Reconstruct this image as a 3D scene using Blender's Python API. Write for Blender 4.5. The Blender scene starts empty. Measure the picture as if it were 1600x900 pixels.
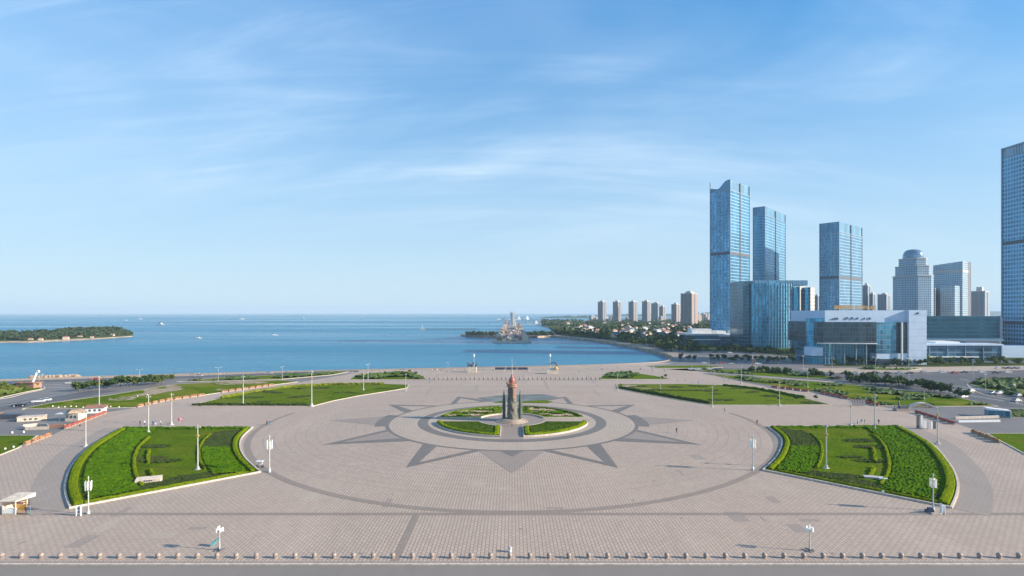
import bpy, bmesh, math, random
from mathutils import Vector, Matrix, noise
from mathutils.geometry import tessellate_polygon
random.seed(7)
R = math.radians
S = bpy.context.scene
COL = S.collection
# ---------------------------------------------------------------- camera
F, H, HZ, CX = 870.0, 38.0, 488.5, 800.0
cam = bpy.data.objects.new('camera', bpy.data.cameras.new('camera')); COL.objects.link(cam)
cam.location = (0, 0, H); cam.rotation_euler = (R(90), 0, 0)
cam.data.sensor_width = 36; cam.data.lens = F/1600*36; cam.data.shift_y = 38.5/1600
cam.data.clip_start = .5; cam.data.clip_end = 90000
S.camera = cam
# ---------------------------------------------------------------- world
SUN_EL = 20.5
sdir = Vector((12, -2.3, 0)).normalized()*math.cos(R(SUN_EL)) + Vector((0, 0, math.sin(R(SUN_EL))))
W = bpy.data.worlds.new('World'); S.world = W; W.use_nodes = True
wt = W.node_tree; wt.nodes.clear()
def wn(t, **k):
    n = wt.nodes.new(t)
    for a, b in k.items(): setattr(n, a, b)
    return n
L = wt.links.new
sky = wn('ShaderNodeTexSky', sky_type='NISHITA', sun_disc=False)
sky.sun_elevation = R(SUN_EL); sky.sun_rotation = math.atan2(sdir.x, sdir.y)
sky.air_density = 1.0; sky.dust_density = .1; sky.ozone_density = 3.0; sky.altitude = 50
tn = wn('ShaderNodeMix', data_type='RGBA', blend_type='MULTIPLY'); tn.inputs[0].default_value = 1; tn.inputs[7].default_value = (.085, .105, .130, 1)
L(sky.outputs[0], tn.inputs[6])                       # air colour balance of the sky
gm = wn('ShaderNodeGamma'); gm.inputs[1].default_value = .58; L(tn.outputs[2], gm.inputs[0])
hs = wn('ShaderNodeHueSaturation'); hs.inputs['Saturation'].default_value = 1.68; hs.inputs['Value'].default_value = 9.2
L(gm.outputs[0], hs.inputs['Color'])
tc = wn('ShaderNodeTexCoord'); sp = wn('ShaderNodeSeparateXYZ'); L(tc.outputs['Generated'], sp.inputs[0])
def wm(op, a, b=None, c=None, clamp=False):
    n = wn('ShaderNodeMath', operation=op, use_clamp=clamp)
    for i, v in enumerate((a, b, c)):
        if v is None: continue
        if isinstance(v, (int, float)): n.inputs[i].default_value = v
        else: L(v, n.inputs[i])
    return n.outputs[0]
zz = wm('ADD', wm('MAXIMUM', sp.outputs[2], 0), .24)
cu = wm('DIVIDE', sp.outputs[0], zz); cv = wm('DIVIDE', sp.outputs[1], zz)
cmb = wn('ShaderNodeCombineXYZ'); L(cu, cmb.inputs[0]); L(cv, cmb.inputs[1])
def cloud(rot, sc, sx, sy, detail, dist, lo, hi, seed):
    m = wn('ShaderNodeMapping'); L(cmb.outputs[0], m.inputs[0])
    m.inputs['Rotation'].default_value = (0, 0, R(rot)); m.inputs['Scale'].default_value = (sx, sy, 1); m.inputs['Location'].default_value = (seed, seed*.7, seed)
    n = wn('ShaderNodeTexNoise'); L(m.outputs[0], n.inputs['Vector'])
    n.inputs['Scale'].default_value = sc; n.inputs['Detail'].default_value = detail; n.inputs['Roughness'].default_value = .62; n.inputs['Distortion'].default_value = dist
    r = wn('ShaderNodeMapRange', interpolation_type='SMOOTHSTEP'); L(n.outputs[0], r.inputs[0])
    r.inputs[1].default_value = lo; r.inputs[2].default_value = hi
    return r.outputs[0]
c1 = cloud(-62, 1.0, .42, 1.7, 10, 1.3, .40, .82, 3.1)
c2 = cloud(-50, .8, .6, 1.2, 4, .6, .32, .66, 9.3)
c3 = cloud(-70, 2.6, .25, 1.8, 9, 1.0, .44, .85, 5.7)
cf = wm('MULTIPLY', wm('ADD', wm('MULTIPLY', c1, .75), wm('MULTIPLY', c3, .35)), wm('ADD', wm('MULTIPLY', c2, .9), .15))
cf = wm('ADD', cf, wm('MULTIPLY', c2, .22))
cf = wm('MULTIPLY', wm('ADD', cf, .05), wm('MULTIPLY', sp.outputs[2], 5, clamp=True))
mx = wn('ShaderNodeMix', data_type='RGBA'); L(wm('MULTIPLY', cf, .80, clamp=True), mx.inputs[0])
L(hs.outputs[0], mx.inputs[6]); mx.inputs[7].default_value = (7.6, 8.9, 10.4, 1)
veil = wm('MULTIPLY', wm('SUBTRACT', 1.12, wm('MULTIPLY', wm('MAXIMUM', sp.outputs[2], 0), 2.25), clamp=True), .80)
mv = wn('ShaderNodeMix', data_type='RGBA'); L(veil, mv.inputs[0]); L(mx.outputs[2], mv.inputs[6]); mv.inputs[7].default_value = (4.75, 6.05, 6.95, 1)   # thin high haze, whiter towards the horizon
bg = wn('ShaderNodeBackground'); L(mv.outputs[2], bg.inputs[0]); bg.inputs[1].default_value = .068
wo = wn('ShaderNodeOutputWorld'); L(bg.outputs[0], wo.inputs[0])
# ---------------------------------------------------------------- sun, exposure
sun = bpy.data.objects.new('sun', bpy.data.lights.new('sun', 'SUN')); COL.objects.link(sun)
sun.data.energy = 5.0; sun.data.angle = R(.55); sun.data.color = (1, .87, .71)
sun.rotation_euler = sdir.to_track_quat('Z', 'Y').to_euler(); sun.location = (0, 0, 400)
S.view_settings.view_transform = 'Standard'; S.view_settings.look = 'None'
S.view_settings.exposure = .95; S.view_settings.gamma = 1; S.view_settings.use_curve_mapping = False
S.render.engine = 'CYCLES'
# ---------------------------------------------------------------- helpers
def G(px, py, h=0.0):
    y = F*(H-h)/(py-HZ); return ((px-CX)/F*y, y)
def D(py, h=0.0): return F*(H-h)/(py-HZ)
def XX(px, y): return (px-CX)/F*y
def ZZ(py, y): return H-(py-HZ)*y/F
class MB:
    def __init__(s): s.v, s.f, s.uv, s.m = [], [], [], []
    def face(s, pts, uv=None, m=0):
        n = len(s.v); s.v += [tuple(p) for p in pts]; s.f.append(tuple(range(n, n+len(pts))))
        s.uv.append(uv or [(p[0], p[1]) for p in pts]); s.m.append(m)
    def prism(s, poly, z0, z1, m=0, top=True, bottom=False, mt=None, ztop=None):
        n = len(poly); a = sum(poly[i][0]*poly[(i+1) % n][1]-poly[(i+1) % n][0]*poly[i][1] for i in range(n))
        if a < 0:
            poly = poly[::-1]
            if ztop: ztop = ztop[::-1]
        zt = ztop or [z1]*n; u = 0
        for i in range(n):
            p, q = poly[i], poly[(i+1) % n]; j = (i+1) % n; l = math.hypot(q[0]-p[0], q[1]-p[1])
            s.face([(p[0], p[1], z0), (q[0], q[1], z0), (q[0], q[1], zt[j]), (p[0], p[1], zt[i])], [(u, z0), (u+l, z0), (u+l, zt[j]), (u, zt[i])], m); u += l
        mt = m if mt is None else mt
        for t in tessellate_polygon([[Vector((p[0], p[1], 0)) for p in poly]]):
            t = list(t); A, B, C = (poly[k] for k in t)
            if (B[0]-A[0])*(C[1]-A[1])-(C[0]-A[0])*(B[1]-A[1]) < 0: t = t[::-1]
            if top: s.face([(poly[k][0], poly[k][1], zt[k]) for k in t], None, mt)
            if bottom: s.face([(poly[k][0], poly[k][1], z0) for k in t[::-1]], None, mt)
        return s
    def box(s, cx, cy, z0, sx, sy, sz, rot=0, m=0):
        c, n = math.cos(rot), math.sin(rot); P = []
        for dx, dy in ((-1, -1), (1, -1), (1, 1), (-1, 1)):
            x, y = dx*sx/2, dy*sy/2; P.append((cx+x*c-y*n, cy+x*n+y*c))
        return s.prism(P, z0, z0+sz, m, True, True)
    def fb(s, x0, x1, yt, yb, d0, d1, m=0):            # a block facing the sea front, d0..d1 metres out
        X0, X1 = XX(x0, d0), XX(x1, d0)
        return s.prism([(X0, d0), (X1, d0), (X1, d1), (X0, d1)], ZZ(yb, d0), ZZ(yt, d0), m, True, True)
    def sheet(s, poly, z, m=0):
        for t in tessellate_polygon([[Vector((p[0], p[1], 0)) for p in poly]]):
            t = list(t); A, B, C = (poly[k] for k in t)
            if (B[0]-A[0])*(C[1]-A[1])-(C[0]-A[0])*(B[1]-A[1]) < 0: t = t[::-1]
            s.face([(poly[k][0], poly[k][1], z) for k in t], None, m)
        return s
    def tube(s, a, b, r0, r1=None, n=8, m=0, cap=True):
        r1 = r0 if r1 is None else r1; a, b = Vector(a), Vector(b); d = (b-a).normalized()
        u = d.orthogonal().normalized(); w = d.cross(u)
        A = [a+(u*math.cos(t)+w*math.sin(t))*r0 for t in (2*math.pi*k/n for k in range(n))]
        B = [b+(u*math.cos(t)+w*math.sin(t))*r1 for t in (2*math.pi*k/n for k in range(n))]
        for k in range(n):
            j = (k+1) % n; s.face([A[k], A[j], B[j], B[k]], None, m)
        if cap: s.face(B, None, m); s.face(A[::-1], None, m)
        return s
    def lathe(s, prof, n=16, c=(0, 0, 0), m=0, squash=1, cap=True):
        for i in range(len(prof)-1):
            (r0, z0), (r1, z1) = prof[i], prof[i+1]
            for k in range(n):
                t0, t1 = 2*math.pi*k/n, 2*math.pi*(k+1)/n
                p = lambda r, z, t: (c[0]+r*math.cos(t), c[1]+r*math.sin(t)*squash, c[2]+z)
                rr = max(r0, r1)
                s.face([p(r0, z0, t0), p(r0, z0, t1), p(r1, z1, t1), p(r1, z1, t0)], [(t0*rr, z0), (t1*rr, z0), (t1*rr, z1), (t0*rr, z1)], m)
        if cap and prof[-1][0] > .001:
            r, z = prof[-1]; s.face([(c[0]+r*math.cos(2*math.pi*k/n), c[1]+r*math.sin(2*math.pi*k/n)*squash, c[2]+z) for k in range(n)], None, m)
        return s
    def ball(s, c, r, n=12, m=0, sz=1.0):
        k = n//2; return s.lathe([(r*math.sin(math.pi*i/k), -r*sz*math.cos(math.pi*i/k)) for i in range(k+1)], n, c, m, cap=False)
    def build(s, name, mats, parent=None, smooth=False, weld=True):
        me = bpy.data.meshes.new(name); me.from_pydata(s.v, [], s.f)
        ul = me.uv_layers.new(name='uv'); flat = [c for f in s.uv for p in f for c in p]
        ul.data.foreach_set('uv', flat)
        for mt in (mats if isinstance(mats, (list, tuple)) else [mats]): me.materials.append(mt)
        me.polygons.foreach_set('material_index', s.m)
        if weld:
            bm = bmesh.new(); bm.from_mesh(me); bmesh.ops.remove_doubles(bm, verts=bm.verts, dist=1e-4); bm.to_mesh(me); bm.free()
        if smooth: me.polygons.foreach_set('use_smooth', [True]*len(me.polygons))
        me.update()
        o = bpy.data.objects.new(name, me); COL.objects.link(o)
        if parent: o.parent = parent
        return o
def tag(o, label=None, cat=None, group=None, kind=None):
    if label: o['label'] = label
    if cat: o['category'] = cat
    if group: o['group'] = group
    if kind: o['kind'] = kind
    return o
def empty(name, loc, label, cat, group=None, rz=0):
    o = bpy.data.objects.new(name, None); COL.objects.link(o); o.location = loc; o.rotation_euler = (0, 0, rz); o.empty_display_size = .3
    return tag(o, label, cat, group)
KIDS = {}
def kids(o):
    if o.name not in KIDS: KIDS[o.name] = [c for c in bpy.data.objects if c.parent == o]
    return KIDS[o.name]
def dup(o, loc, rz=0, label=None, sc=None, parent=None, group=None):
    c = o.copy(); COL.objects.link(c)
    if parent is None:
        c.location = loc; c.rotation_euler = (0, 0, rz)
        if sc: c.scale = (sc, sc, sc) if isinstance(sc, (int, float)) else sc
        if label: c['label'] = label
        if group: c['group'] = group
    else: c.parent = parent
    for k in kids(o): dup(k, None, parent=c)
    return c
class Place:                                         # first placement moves the source, later ones copy it
    def __init__(s, o): s.o, s.n = o, 0
    def __call__(s, loc, rz=0, label=None, sc=None, group=None):
        s.n += 1
        if s.n == 1:
            kids(s.o)
            for k in kids(s.o): kids(k)
            o = s.o; o.location = loc; o.rotation_euler = (0, 0, rz)
            if sc: o.scale = (sc, sc, sc) if isinstance(sc, (int, float)) else sc
            if label: o['label'] = label
            if group: o['group'] = group
            return o
        return dup(s.o, loc, rz, label, sc, group=group)
# ---------------------------------------------------------------- materials
def newmat(name):
    m = bpy.data.materials.new(name); m.use_nodes = True; nt = m.node_tree
    return m, nt, nt.nodes['Principled BSDF']
def N(nt, t, **k):
    n = nt.nodes.new(t)
    for a, b in k.items(): setattr(n, a, b)
    return n
def mth(nt, op, a, b=None, clamp=False):
    n = N(nt, 'ShaderNodeMath', operation=op, use_clamp=clamp)
    for i, v in enumerate((a, b)):
        if v is None: continue
        if isinstance(v, (int, float)): n.inputs[i].default_value = v
        else: nt.links.new(v, n.inputs[i])
    return n.outputs[0]
def mixc(nt, f, a, b, blend='MIX'):
    n = N(nt, 'ShaderNodeMix', data_type='RGBA', blend_type=blend)
    for i, v in ((0, f), (6, a), (7, b)):
        if isinstance(v, (int, float)): n.inputs[i].default_value = v
        elif isinstance(v, tuple): n.inputs[i].default_value = (*v[:3], 1)
        else: nt.links.new(v, n.inputs[i])
    return n.outputs[2]
def noi(nt, vec, sc, det=4, rough=.6, lo=.35, hi=.65, stretch=None):
    if stretch:
        mp = N(nt, 'ShaderNodeMapping'); nt.links.new(vec, mp.inputs[0]); mp.inputs['Scale'].default_value = stretch; vec = mp.outputs[0]
    n = N(nt, 'ShaderNodeTexNoise'); nt.links.new(vec, n.inputs['Vector'])
    n.inputs['Scale'].default_value = sc; n.inputs['Detail'].default_value = det; n.inputs['Roughness'].default_value = rough
    r = N(nt, 'ShaderNodeMapRange'); nt.links.new(n.outputs[0], r.inputs[0]); r.inputs[1].default_value = lo; r.inputs[2].default_value = hi
    return r.outputs[0]
def geo(nt): return N(nt, 'ShaderNodeNewGeometry').outputs['Position']
def bump(nt, b, h, st, dist=.05):
    n = N(nt, 'ShaderNodeBump'); nt.links.new(h, n.inputs['Height']); n.inputs['Strength'].default_value = st; n.inputs['Distance'].default_value = dist
    nt.links.new(n.outputs[0], b.inputs['Normal'])
def plain(name, c, rough=.6, metal=0, var=.25, sc=1.5):
    m, nt, b = newmat(name); g = geo(nt)
    f = noi(nt, g, sc, 4, .65)
    nt.links.new(mixc(nt, f, tuple(x*(1-var) for x in c), tuple(min(1, x*(1+var*.7)) for x in c)), b.inputs['Base Color'])
    b.inputs['Roughness'].default_value = rough; b.inputs['Metallic'].default_value = metal
    return m
def paving(name, c1, c2, joint, bw=1.2, bh=.6, mort=.035, stain=.34, spec=.3):
    m, nt, b = newmat(name); g = geo(nt)
    mp = N(nt, 'ShaderNodeMapping'); nt.links.new(g, mp.inputs[0]); mp.inputs['Rotation'].default_value = (0, 0, R(90))
    br = N(nt, 'ShaderNodeTexBrick'); nt.links.new(mp.outputs[0], br.inputs['Vector'])
    br.inputs['Color1'].default_value = (*c1, 1); br.inputs['Color2'].default_value = (*c2, 1); br.inputs['Mortar'].default_value = (*joint, 1)
    br.inputs['Scale'].default_value = 1; br.inputs['Brick Width'].default_value = bw; br.inputs['Row Height'].default_value = bh
    br.inputs['Mortar Size'].default_value = mort; br.inputs['Mortar Smooth'].default_value = .3
    s1 = noi(nt, g, .035, 6, .6, .3, .7); s2 = noi(nt, g, .35, 5, .7, .3, .75, (1, .35, 1)); s3 = noi(nt, g, .011, 3, .5, .3, .7)
    c = mixc(nt, mth(nt, 'MULTIPLY', s1, stain), br.outputs[0], tuple(x*.6 for x in c1))
    c = mixc(nt, mth(nt, 'MULTIPLY', s2, stain*.8), c, tuple(x*.68 for x in c2))
    c = mixc(nt, mth(nt, 'MULTIPLY', s3, .16), c, (c1[0]*1.15, c1[1]*.98, c1[2]*.93))
    w5 = noi(nt, g, .09, 7, .75, .52, .70, (.25, 1, 1)); c = mixc(nt, mth(nt, 'MULTIPLY', w5, stain*.55), c, tuple(x*.55 for x in c1))
    w4 = noi(nt, g, .06, 6, .7, .50, .72, (1, .3, 1)); c = mixc(nt, mth(nt, 'MULTIPLY', w4, stain*.5), c, tuple(min(1, x*1.32) for x in c1))
    w3 = noi(nt, g, 2.2, 3, .6, .55, .72)
    c = mixc(nt, mth(nt, 'MULTIPLY', w3, .16), c, tuple(min(1, x*1.3) for x in c1))
    nt.links.new(c, b.inputs['Base Color']); b.inputs['Roughness'].default_value = .6; b.inputs['Specular IOR Level'].default_value = spec*.7
    bump(nt, b, br.outputs[1], -.25, .02)
    return m
def grass(name, a, bcol, dry, sc=.25, fine=2.5, dryamt=.3, bs=.8):
    m, nt, b = newmat(name); g = geo(nt)
    f1 = noi(nt, g, sc, 6, .65, .3, .7); f2 = noi(nt, g, fine, 5, .75, .3, .7); f3 = noi(nt, g, sc*.45, 4, .6, .5, .72)
    c = mixc(nt, f1, a, bcol); c = mixc(nt, mth(nt, 'MULTIPLY', f3, dryamt), c, dry)
    c = mixc(nt, mth(nt, 'MULTIPLY', f2, .55), c, tuple(x*.38 for x in a))
    nt.links.new(c, b.inputs['Base Color']); b.inputs['Roughness'].default_value = .95; b.inputs['Specular IOR Level'].default_value = .02
    bump(nt, b, f2, bs, .25)
    return m
def facade(name, glass, frame, pu, pv, fu, fv, metal=.0, rough=.12, var=.5, frough=.45, streak=.0):
    m, nt, b = newmat(name); uv = N(nt, 'ShaderNodeUVMap'); s = N(nt, 'ShaderNodeSeparateXYZ'); nt.links.new(uv.outputs[0], s.inputs[0])
    u = mth(nt, 'DIVIDE', s.outputs[0], pu); v = mth(nt, 'DIVIDE', s.outputs[1], pv)
    mu = mth(nt, 'LESS_THAN', mth(nt, 'FRACT', u), fu); mv = mth(nt, 'LESS_THAN', mth(nt, 'FRACT', v), fv)
    fr = mth(nt, 'MAXIMUM', mu, mv)
    cb = N(nt, 'ShaderNodeCombineXYZ'); nt.links.new(mth(nt, 'FLOOR', u), cb.inputs[0]); nt.links.new(mth(nt, 'FLOOR', v), cb.inputs[1])
    w = N(nt, 'ShaderNodeTexWhiteNoise'); nt.links.new(cb.outputs[0], w.inputs[0])
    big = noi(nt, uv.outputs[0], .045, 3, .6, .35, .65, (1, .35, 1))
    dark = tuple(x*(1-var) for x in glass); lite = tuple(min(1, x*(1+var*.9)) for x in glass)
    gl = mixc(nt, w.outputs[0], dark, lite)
    gl = mixc(nt, mth(nt, 'MULTIPLY', big, .6), gl, tuple(x*.42 for x in glass))  # broad dark reflections painted into the glass colour
    sky_refl = noi(nt, uv.outputs[0], .11, 4, .7, .5, .68, (1, .2, 1)); gl = mixc(nt, mth(nt, 'MULTIPLY', sky_refl, .6), gl, tuple(min(1, x*2.0+.04) for x in glass))  # pale upright sky reflections, also painted into the pane colour
    nt.links.new(mixc(nt, fr, gl, frame), b.inputs['Base Color'])
    nt.links.new(mth(nt, 'ADD', mth(nt, 'MULTIPLY', fr, frough-rough), rough), b.inputs['Roughness'])
    nt.links.new(mth(nt, 'MULTIPLY', mth(nt, 'SUBTRACT', 1, fr), metal), b.inputs['Metallic'])
    bm_ = N(nt, 'ShaderNodeBump'); bm_.inputs['Strength'].default_value = .08; bm_.inputs['Distance'].default_value = .3
    nt.links.new(w.outputs[0], bm_.inputs['Height']); nt.links.new(bm_.outputs[0], b.inputs['Normal'])
    return m
def leafmat(name, a, bcol, sc=1.2):
    m, nt, b = newmat(name); g = geo(nt); oi = N(nt, 'ShaderNodeObjectInfo')
    f = noi(nt, g, sc, 4, .7, .3, .7)
    c = mixc(nt, f, a, bcol); c = mixc(nt, mth(nt, 'MULTIPLY', oi.outputs['Random'], .5), c, (bcol[0]*1.1, bcol[1]*.85, bcol[2]*.7))
    nt.links.new(c, b.inputs['Base Color']); b.inputs['Roughness'].default_value = .75; b.inputs['Specular IOR Level'].default_value = .2
    bump(nt, b, f, .5, .2)
    return m
M = {}
M['pave'] = paving('plaza_stone', (.50, .398, .318), (.42, .332, .265), (.20, .16, .125), 1.25, .62, .085)
M['pave_far'] = paving('far_plaza_stone', (.40, .35, .33), (.35, .31, .295), (.23, .205, .20), 3, 1.5, .08)
M['band'] = paving('dark_band_stone', (.30, .245, .20), (.27, .22, .18), (.17, .14, .12), 1.2, .6, .04)
M['star'] = paving('grey_star_stone', (.20, .178, .158), (.175, .155, .14), (.09, .09, .09), 1.2, .6, .04)
M['rose'] = paving('rose_stone', (.33, .272, .225), (.30, .245, .205), (.15, .13, .13), 1.2, .6, .04)
M['ring'] = paving('ring_stone', (.47, .385, .305), (.42, .345, .275), (.27, .225, .18), 1.2, .6, .05)
M['asphalt'] = paving('asphalt', (.12, .115, .115), (.11, .107, .108), (.11, .11, .12), 9, 7, .03, .35)
M['asphalt2'] = paving('warm_asphalt', (.20, .185, .175), (.18, .168, .16), (.17, .16, .15), 9, 7, .03, .35)
M['front_road'] = paving('front_road', (.24, .21, .185), (.225, .20, .175), (.22, .19, .17), 8, 5, .02, .3)
M['kerb'] = plain('pale_kerb_stone', (.52, .45, .38), .7)
M['path'] = paving('lawn_path_stone', (.355, .295, .25), (.325, .27, .225), (.20, .165, .145), 1.2, .6, .05)
M['white'] = plain('white_paint', (.72, .73, .73), .5, 0, .08)
M['line'] = plain('road_paint', (.62, .62, .60), .6, 0, .3, .8)
M['cream'] = plain('cream_render', (.60, .52, .42), .7)
M['grass'] = grass('lawn_grass', (.075, .135, .004), (.125, .20, .005), (.19, .18, .025), .16, 1.1, .7)
M['grass_mid'] = grass('mid_lawn_grass', (.105, .165, .008), (.15, .205, .012), (.20, .18, .06), .10, 1.0, .6)
M['grass_dry'] = grass('far_lawn_grass', (.13, .175, .010), (.20, .22, .02), (.25, .21, .08), .06, .6, .6)
M['grass_deep'] = grass('clipped_dark_turf', (.045, .085, .006), (.065, .11, .008), (.10, .12, .015), .25, 1.2, .3)
M['shrub'] = grass('shrub_foliage', (.06, .16, .004), (.135, .26, .005), (.16, .22, .008), .5, 1.6, .3, 1.5)
M['hedge'] = grass('lime_hedge_foliage', (.17, .25, .004), (.26, .34, .006), (.22, .24, .012), .6, 2.2, .3, 1.2)
M['scrub'] = grass('scrub_foliage', (.05, .085, .022), (.085, .115, .032), (.13, .11, .045), .3, 1.2, .5, 1.5)
M['leaf'] = leafmat('tree_leaves', (.025, .062, .018), (.065, .115, .026))
M['leaf2'] = leafmat('pale_tree_leaves', (.055, .10, .018), (.12, .17, .03))
M['pine'] = leafmat('pine_needles', (.022, .050, .026), (.045, .082, .032))
M['bark'] = plain('bark', (.12, .09, .07), .9)
M['soil'] = plain('bare_soil', (.30, .23, .16), .95, 0, .3, .4)
M['rock'] = plain('shore_rock', (.38, .29, .20), .95, 0, .45, .12)
M['pole'] = plain('lamp_pole_paint', (.46, .48, .46), .4, .1, .1)
M['pole_dark'] = plain('dark_metal', (.16, .17, .18), .45, .4, .1)
M['lampglass'] = plain('frosted_lamp_glass', (.80, .82, .80), .25, 0, .05)
M['brass'] = plain('brass_fitting', (.55, .38, .12), .35, .6, .1)
M['granite'] = plain('granite_ball', (.30, .25, .22), .6, 0, .35, 4)
M['slate'] = plain('slate', (.07, .08, .10), .5)
M['navy'] = plain('navy_board', (.03, .05, .10), .4)
M['red'] = plain('red_flowers', (.34, .07, .05), .7, 0, .5, 2.5)
M['orange'] = plain('orange_flowers', (.33, .16, .07), .7, 0, .8, 2.5)
M['pink'] = plain('pink_stone', (.36, .20, .145), .6, 0, .3, 2)
M['redroof'] = plain('red_roof_tile', (.30, .14, .10), .8, 0, .3)
M['stonegreen'] = plain('weathered_carved_stone', (.135, .135, .11), .75, 0, .55, 1.7)
M['finstone'] = plain('green_bronze_fin', (.055, .085, .065), .6, .1, .5, 1.5)
M['teal'] = plain('teal_cloth', (.03, .32, .40), .6)
M['concrete'] = plain('concrete', (.42, .41, .40), .8, 0, .2, .5)
M['glassdark'] = facade('dark_glass', (.045, .085, .115), (.06, .08, .10), 2.2, 3.4, .06, .08, .45, .12, .3)
M['glassblue'] = facade('blue_glass', (.08, .27, .40), (.16, .24, .29), 2.4, 3.6, .08, .12, .55, .1, .45)
# ---------------------------------------------------------------- sea
m, nt, b = newmat('sea_water'); g = geo(nt)
f1 = noi(nt, g, .004, 4, .55, .3, .7, (.35, 1, 1)); f2 = noi(nt, g, .0013, 3, .5, .35, .65, (.25, 1.3, 1))
c = mixc(nt, f1, (.010, .148, .25), (.032, .235, .35)); c = mixc(nt, mth(nt, 'MULTIPLY', f2, .55), c, (.006, .13, .24))
nt.links.new(c, b.inputs['Base Color']); b.inputs['Roughness'].default_value = .28; b.inputs['IOR'].default_value = 1.333
b.inputs['Specular IOR Level'].default_value = .38
w1 = noi(nt, g, .16, 6, .7, .2, .8, (.5, 1, 1)); bump(nt, b, w1, .7, 1.8)
nt.links.new(noi(nt, g, .002, 5, .6, .3, .7, (.25, 1.4, 1)), (mr_ := N(nt, 'ShaderNodeMapRange')).inputs[0]); mr_.inputs[3].default_value = .10; mr_.inputs[4].default_value = .5; nt.links.new(mr_.outputs[0], b.inputs['Roughness'])
M['sea'] = m
sea = MB(); ys = [60, 200, 600, 2000, 6000, 14000, 26000]; xs = [-24000, -8000, -2500, -600, 0, 600, 2500, 8000, 24000]
for i in range(len(ys)-1):
    for j in range(len(xs)-1):
        sea.face([(xs[j], ys[i], -3), (xs[j+1], ys[i], -3), (xs[j+1], ys[i+1], -3), (xs[j], ys[i+1], -3)])
tag(sea.build('sea', M['sea']), kind='structure')
# ---------------------------------------------------------------- land
def cr(pts, n=8):                                     # smooth curve through points
    out = []; P = [pts[0]]+list(pts)+[pts[-1]]
    for i in range(1, len(P)-2):
        for k in range(n):
            t = k/n; a, b_, c_, d_ = P[i-1], P[i], P[i+1], P[i+2]
            out.append(tuple(.5*((2*b_[q])+(-a[q]+c_[q])*t+(2*a[q]-5*b_[q]+4*c_[q]-d_[q])*t*t+(-a[q]+3*b_[q]-3*c_[q]+d_[q])*t**3) for q in (0, 1)))
    out.append(tuple(pts[-1])); return out
def GP(px): return [G(*p) for p in px]
coast = [(-260, 602), (0, 594.5), (160, 589), (320, 584.5), (460, 581), (600, 578), (740, 575), (880, 572), (980, 569), (1035, 565.5), (1052, 560), (1046, 555), (1030, 550), (1005, 544), (975, 538), (940, 532.5), (905, 528.5), (880, 526), (862, 524)]
shore = cr(GP(coast), 6)
causeway = GP([(840, 525), (800, 525.6), (760, 525), (728, 523.5), (720, 522.3), (735, 521), (780, 520.6), (850, 521)])
back = GP([(872, 520.5), (886, 518), (880, 514), (858, 510.5), (846, 507.5), (852, 504), (880, 502), (930, 500.5), (975, 499), (1000, 497.5)])
land = shore+causeway+back+[(6500, 7500), (6500, 30), (-600, 30)]
lm = MB(); lm.prism(land, -4.5, 0, 1, True, False, 0)
land_o = lm.build('ground', [M['asphalt2'], M['rock']]); tag(land_o, kind='structure')
# whole paved plaza as a sheet
LZ = .02
def sheet(name, poly, z, mat, kind='structure', label=None, cat=None):
    o = MB().sheet(poly, z).build(name, mat); return tag(o, label, cat, None, kind)
plaza_px = [(-700, 720), (-60, 712), (0, 709), (38, 697), (80, 681), (100, 671), (165, 645), (212, 637), (260, 627), (320, 618), (430, 602), (470, 597), (548, 584), (600, 580.5), (740, 577), (880, 574), (990, 571), (1060, 573), (1085, 579), (1120, 588), (1165, 598), (1200, 605), (1262, 612), (1325, 625), (1375, 635), (1420, 640), (1500, 664), (1540, 677), (1600, 710), (2300, 725)]
plaza = GP(plaza_px)+[(180, 84.3), (-180, 84.3)]
sheet('plaza_paving', plaza, .02, M['pave'])
# promenade along the sea wall and the far quay strip
def ribbon_poly(pts, w0, w1=None):
    w1 = w0 if w1 is None else w1; Lf, Rt = [], []
    for i, p in enumerate(pts):
        a = pts[max(0, i-1)]; b_ = pts[min(len(pts)-1, i+1)]; d = Vector((b_[0]-a[0], b_[1]-a[1])).normalized()
        Lf.append((p[0]-d.y*w0, p[1]+d.x*w0)); Rt.append((p[0]+d.y*w1, p[1]-d.x*w1))
    return Lf, Rt
def strip(mb, pts, w, z, m=0, z1=None):
    A, B = ribbon_poly(pts, w/2)
    for i in range(len(pts)-1):
        mb.face([(*B[i], z), (*B[i+1], z), (*A[i+1], z), (*A[i], z)], None, m)
        if z1 is not None:
            mb.face([(*B[i], z1), (*B[i+1], z1), (*B[i+1], z), (*B[i], z)], None, m); mb.face([(*A[i+1], z1), (*A[i], z1), (*A[i], z), (*A[i+1], z)], None, m)
    if z1 is not None:
        mb.face([(*A[0], z1), (*B[0], z1), (*B[0], z), (*A[0], z)], None, m); mb.face([(*B[-1], z1), (*A[-1], z1), (*A[-1], z), (*B[-1], z)], None, m)
    return mb
wall_pts = [(p[0], p[1]-.6) for p in cr(GP(coast[:11]), 6)]
sw = strip(MB(), wall_pts, .5, .7, 0, 0).build('sea_wall', M['path']); tag(sw, 'low pale stone wall along the edge of the bay', 'wall')
sheet_w = [(p[0], p[1]-9) for p in cr(GP(coast[:10]), 6)]
pr = strip(MB(), sheet_w, 15, .012, 0).build('promenade', M['ring']); tag(pr, kind='structure')
pr2 = strip(MB(), [(p[0]+9, p[1]+2) for p in cr(GP(coast[10:]), 6)], 16, .014).build('shore_path', M['rose']); tag(pr2, kind='structure')
# front: kerb and road
tag(MB().box(0, 84.0, 0, 360, .45, .16).build('road_kerb', M['kerb']), kind='structure')
tag(MB().sheet([(-180, 30), (180, 30), (180, 83.7), (-180, 83.7)], .008).build('front_road', M['front_road']), kind='structure')
tag(MB().sheet([(-180, 84.5), (180, 84.5), (180, 85.0), (-180, 85.0)], .045).build('edge_band', M['rose']), kind='structure')
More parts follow.
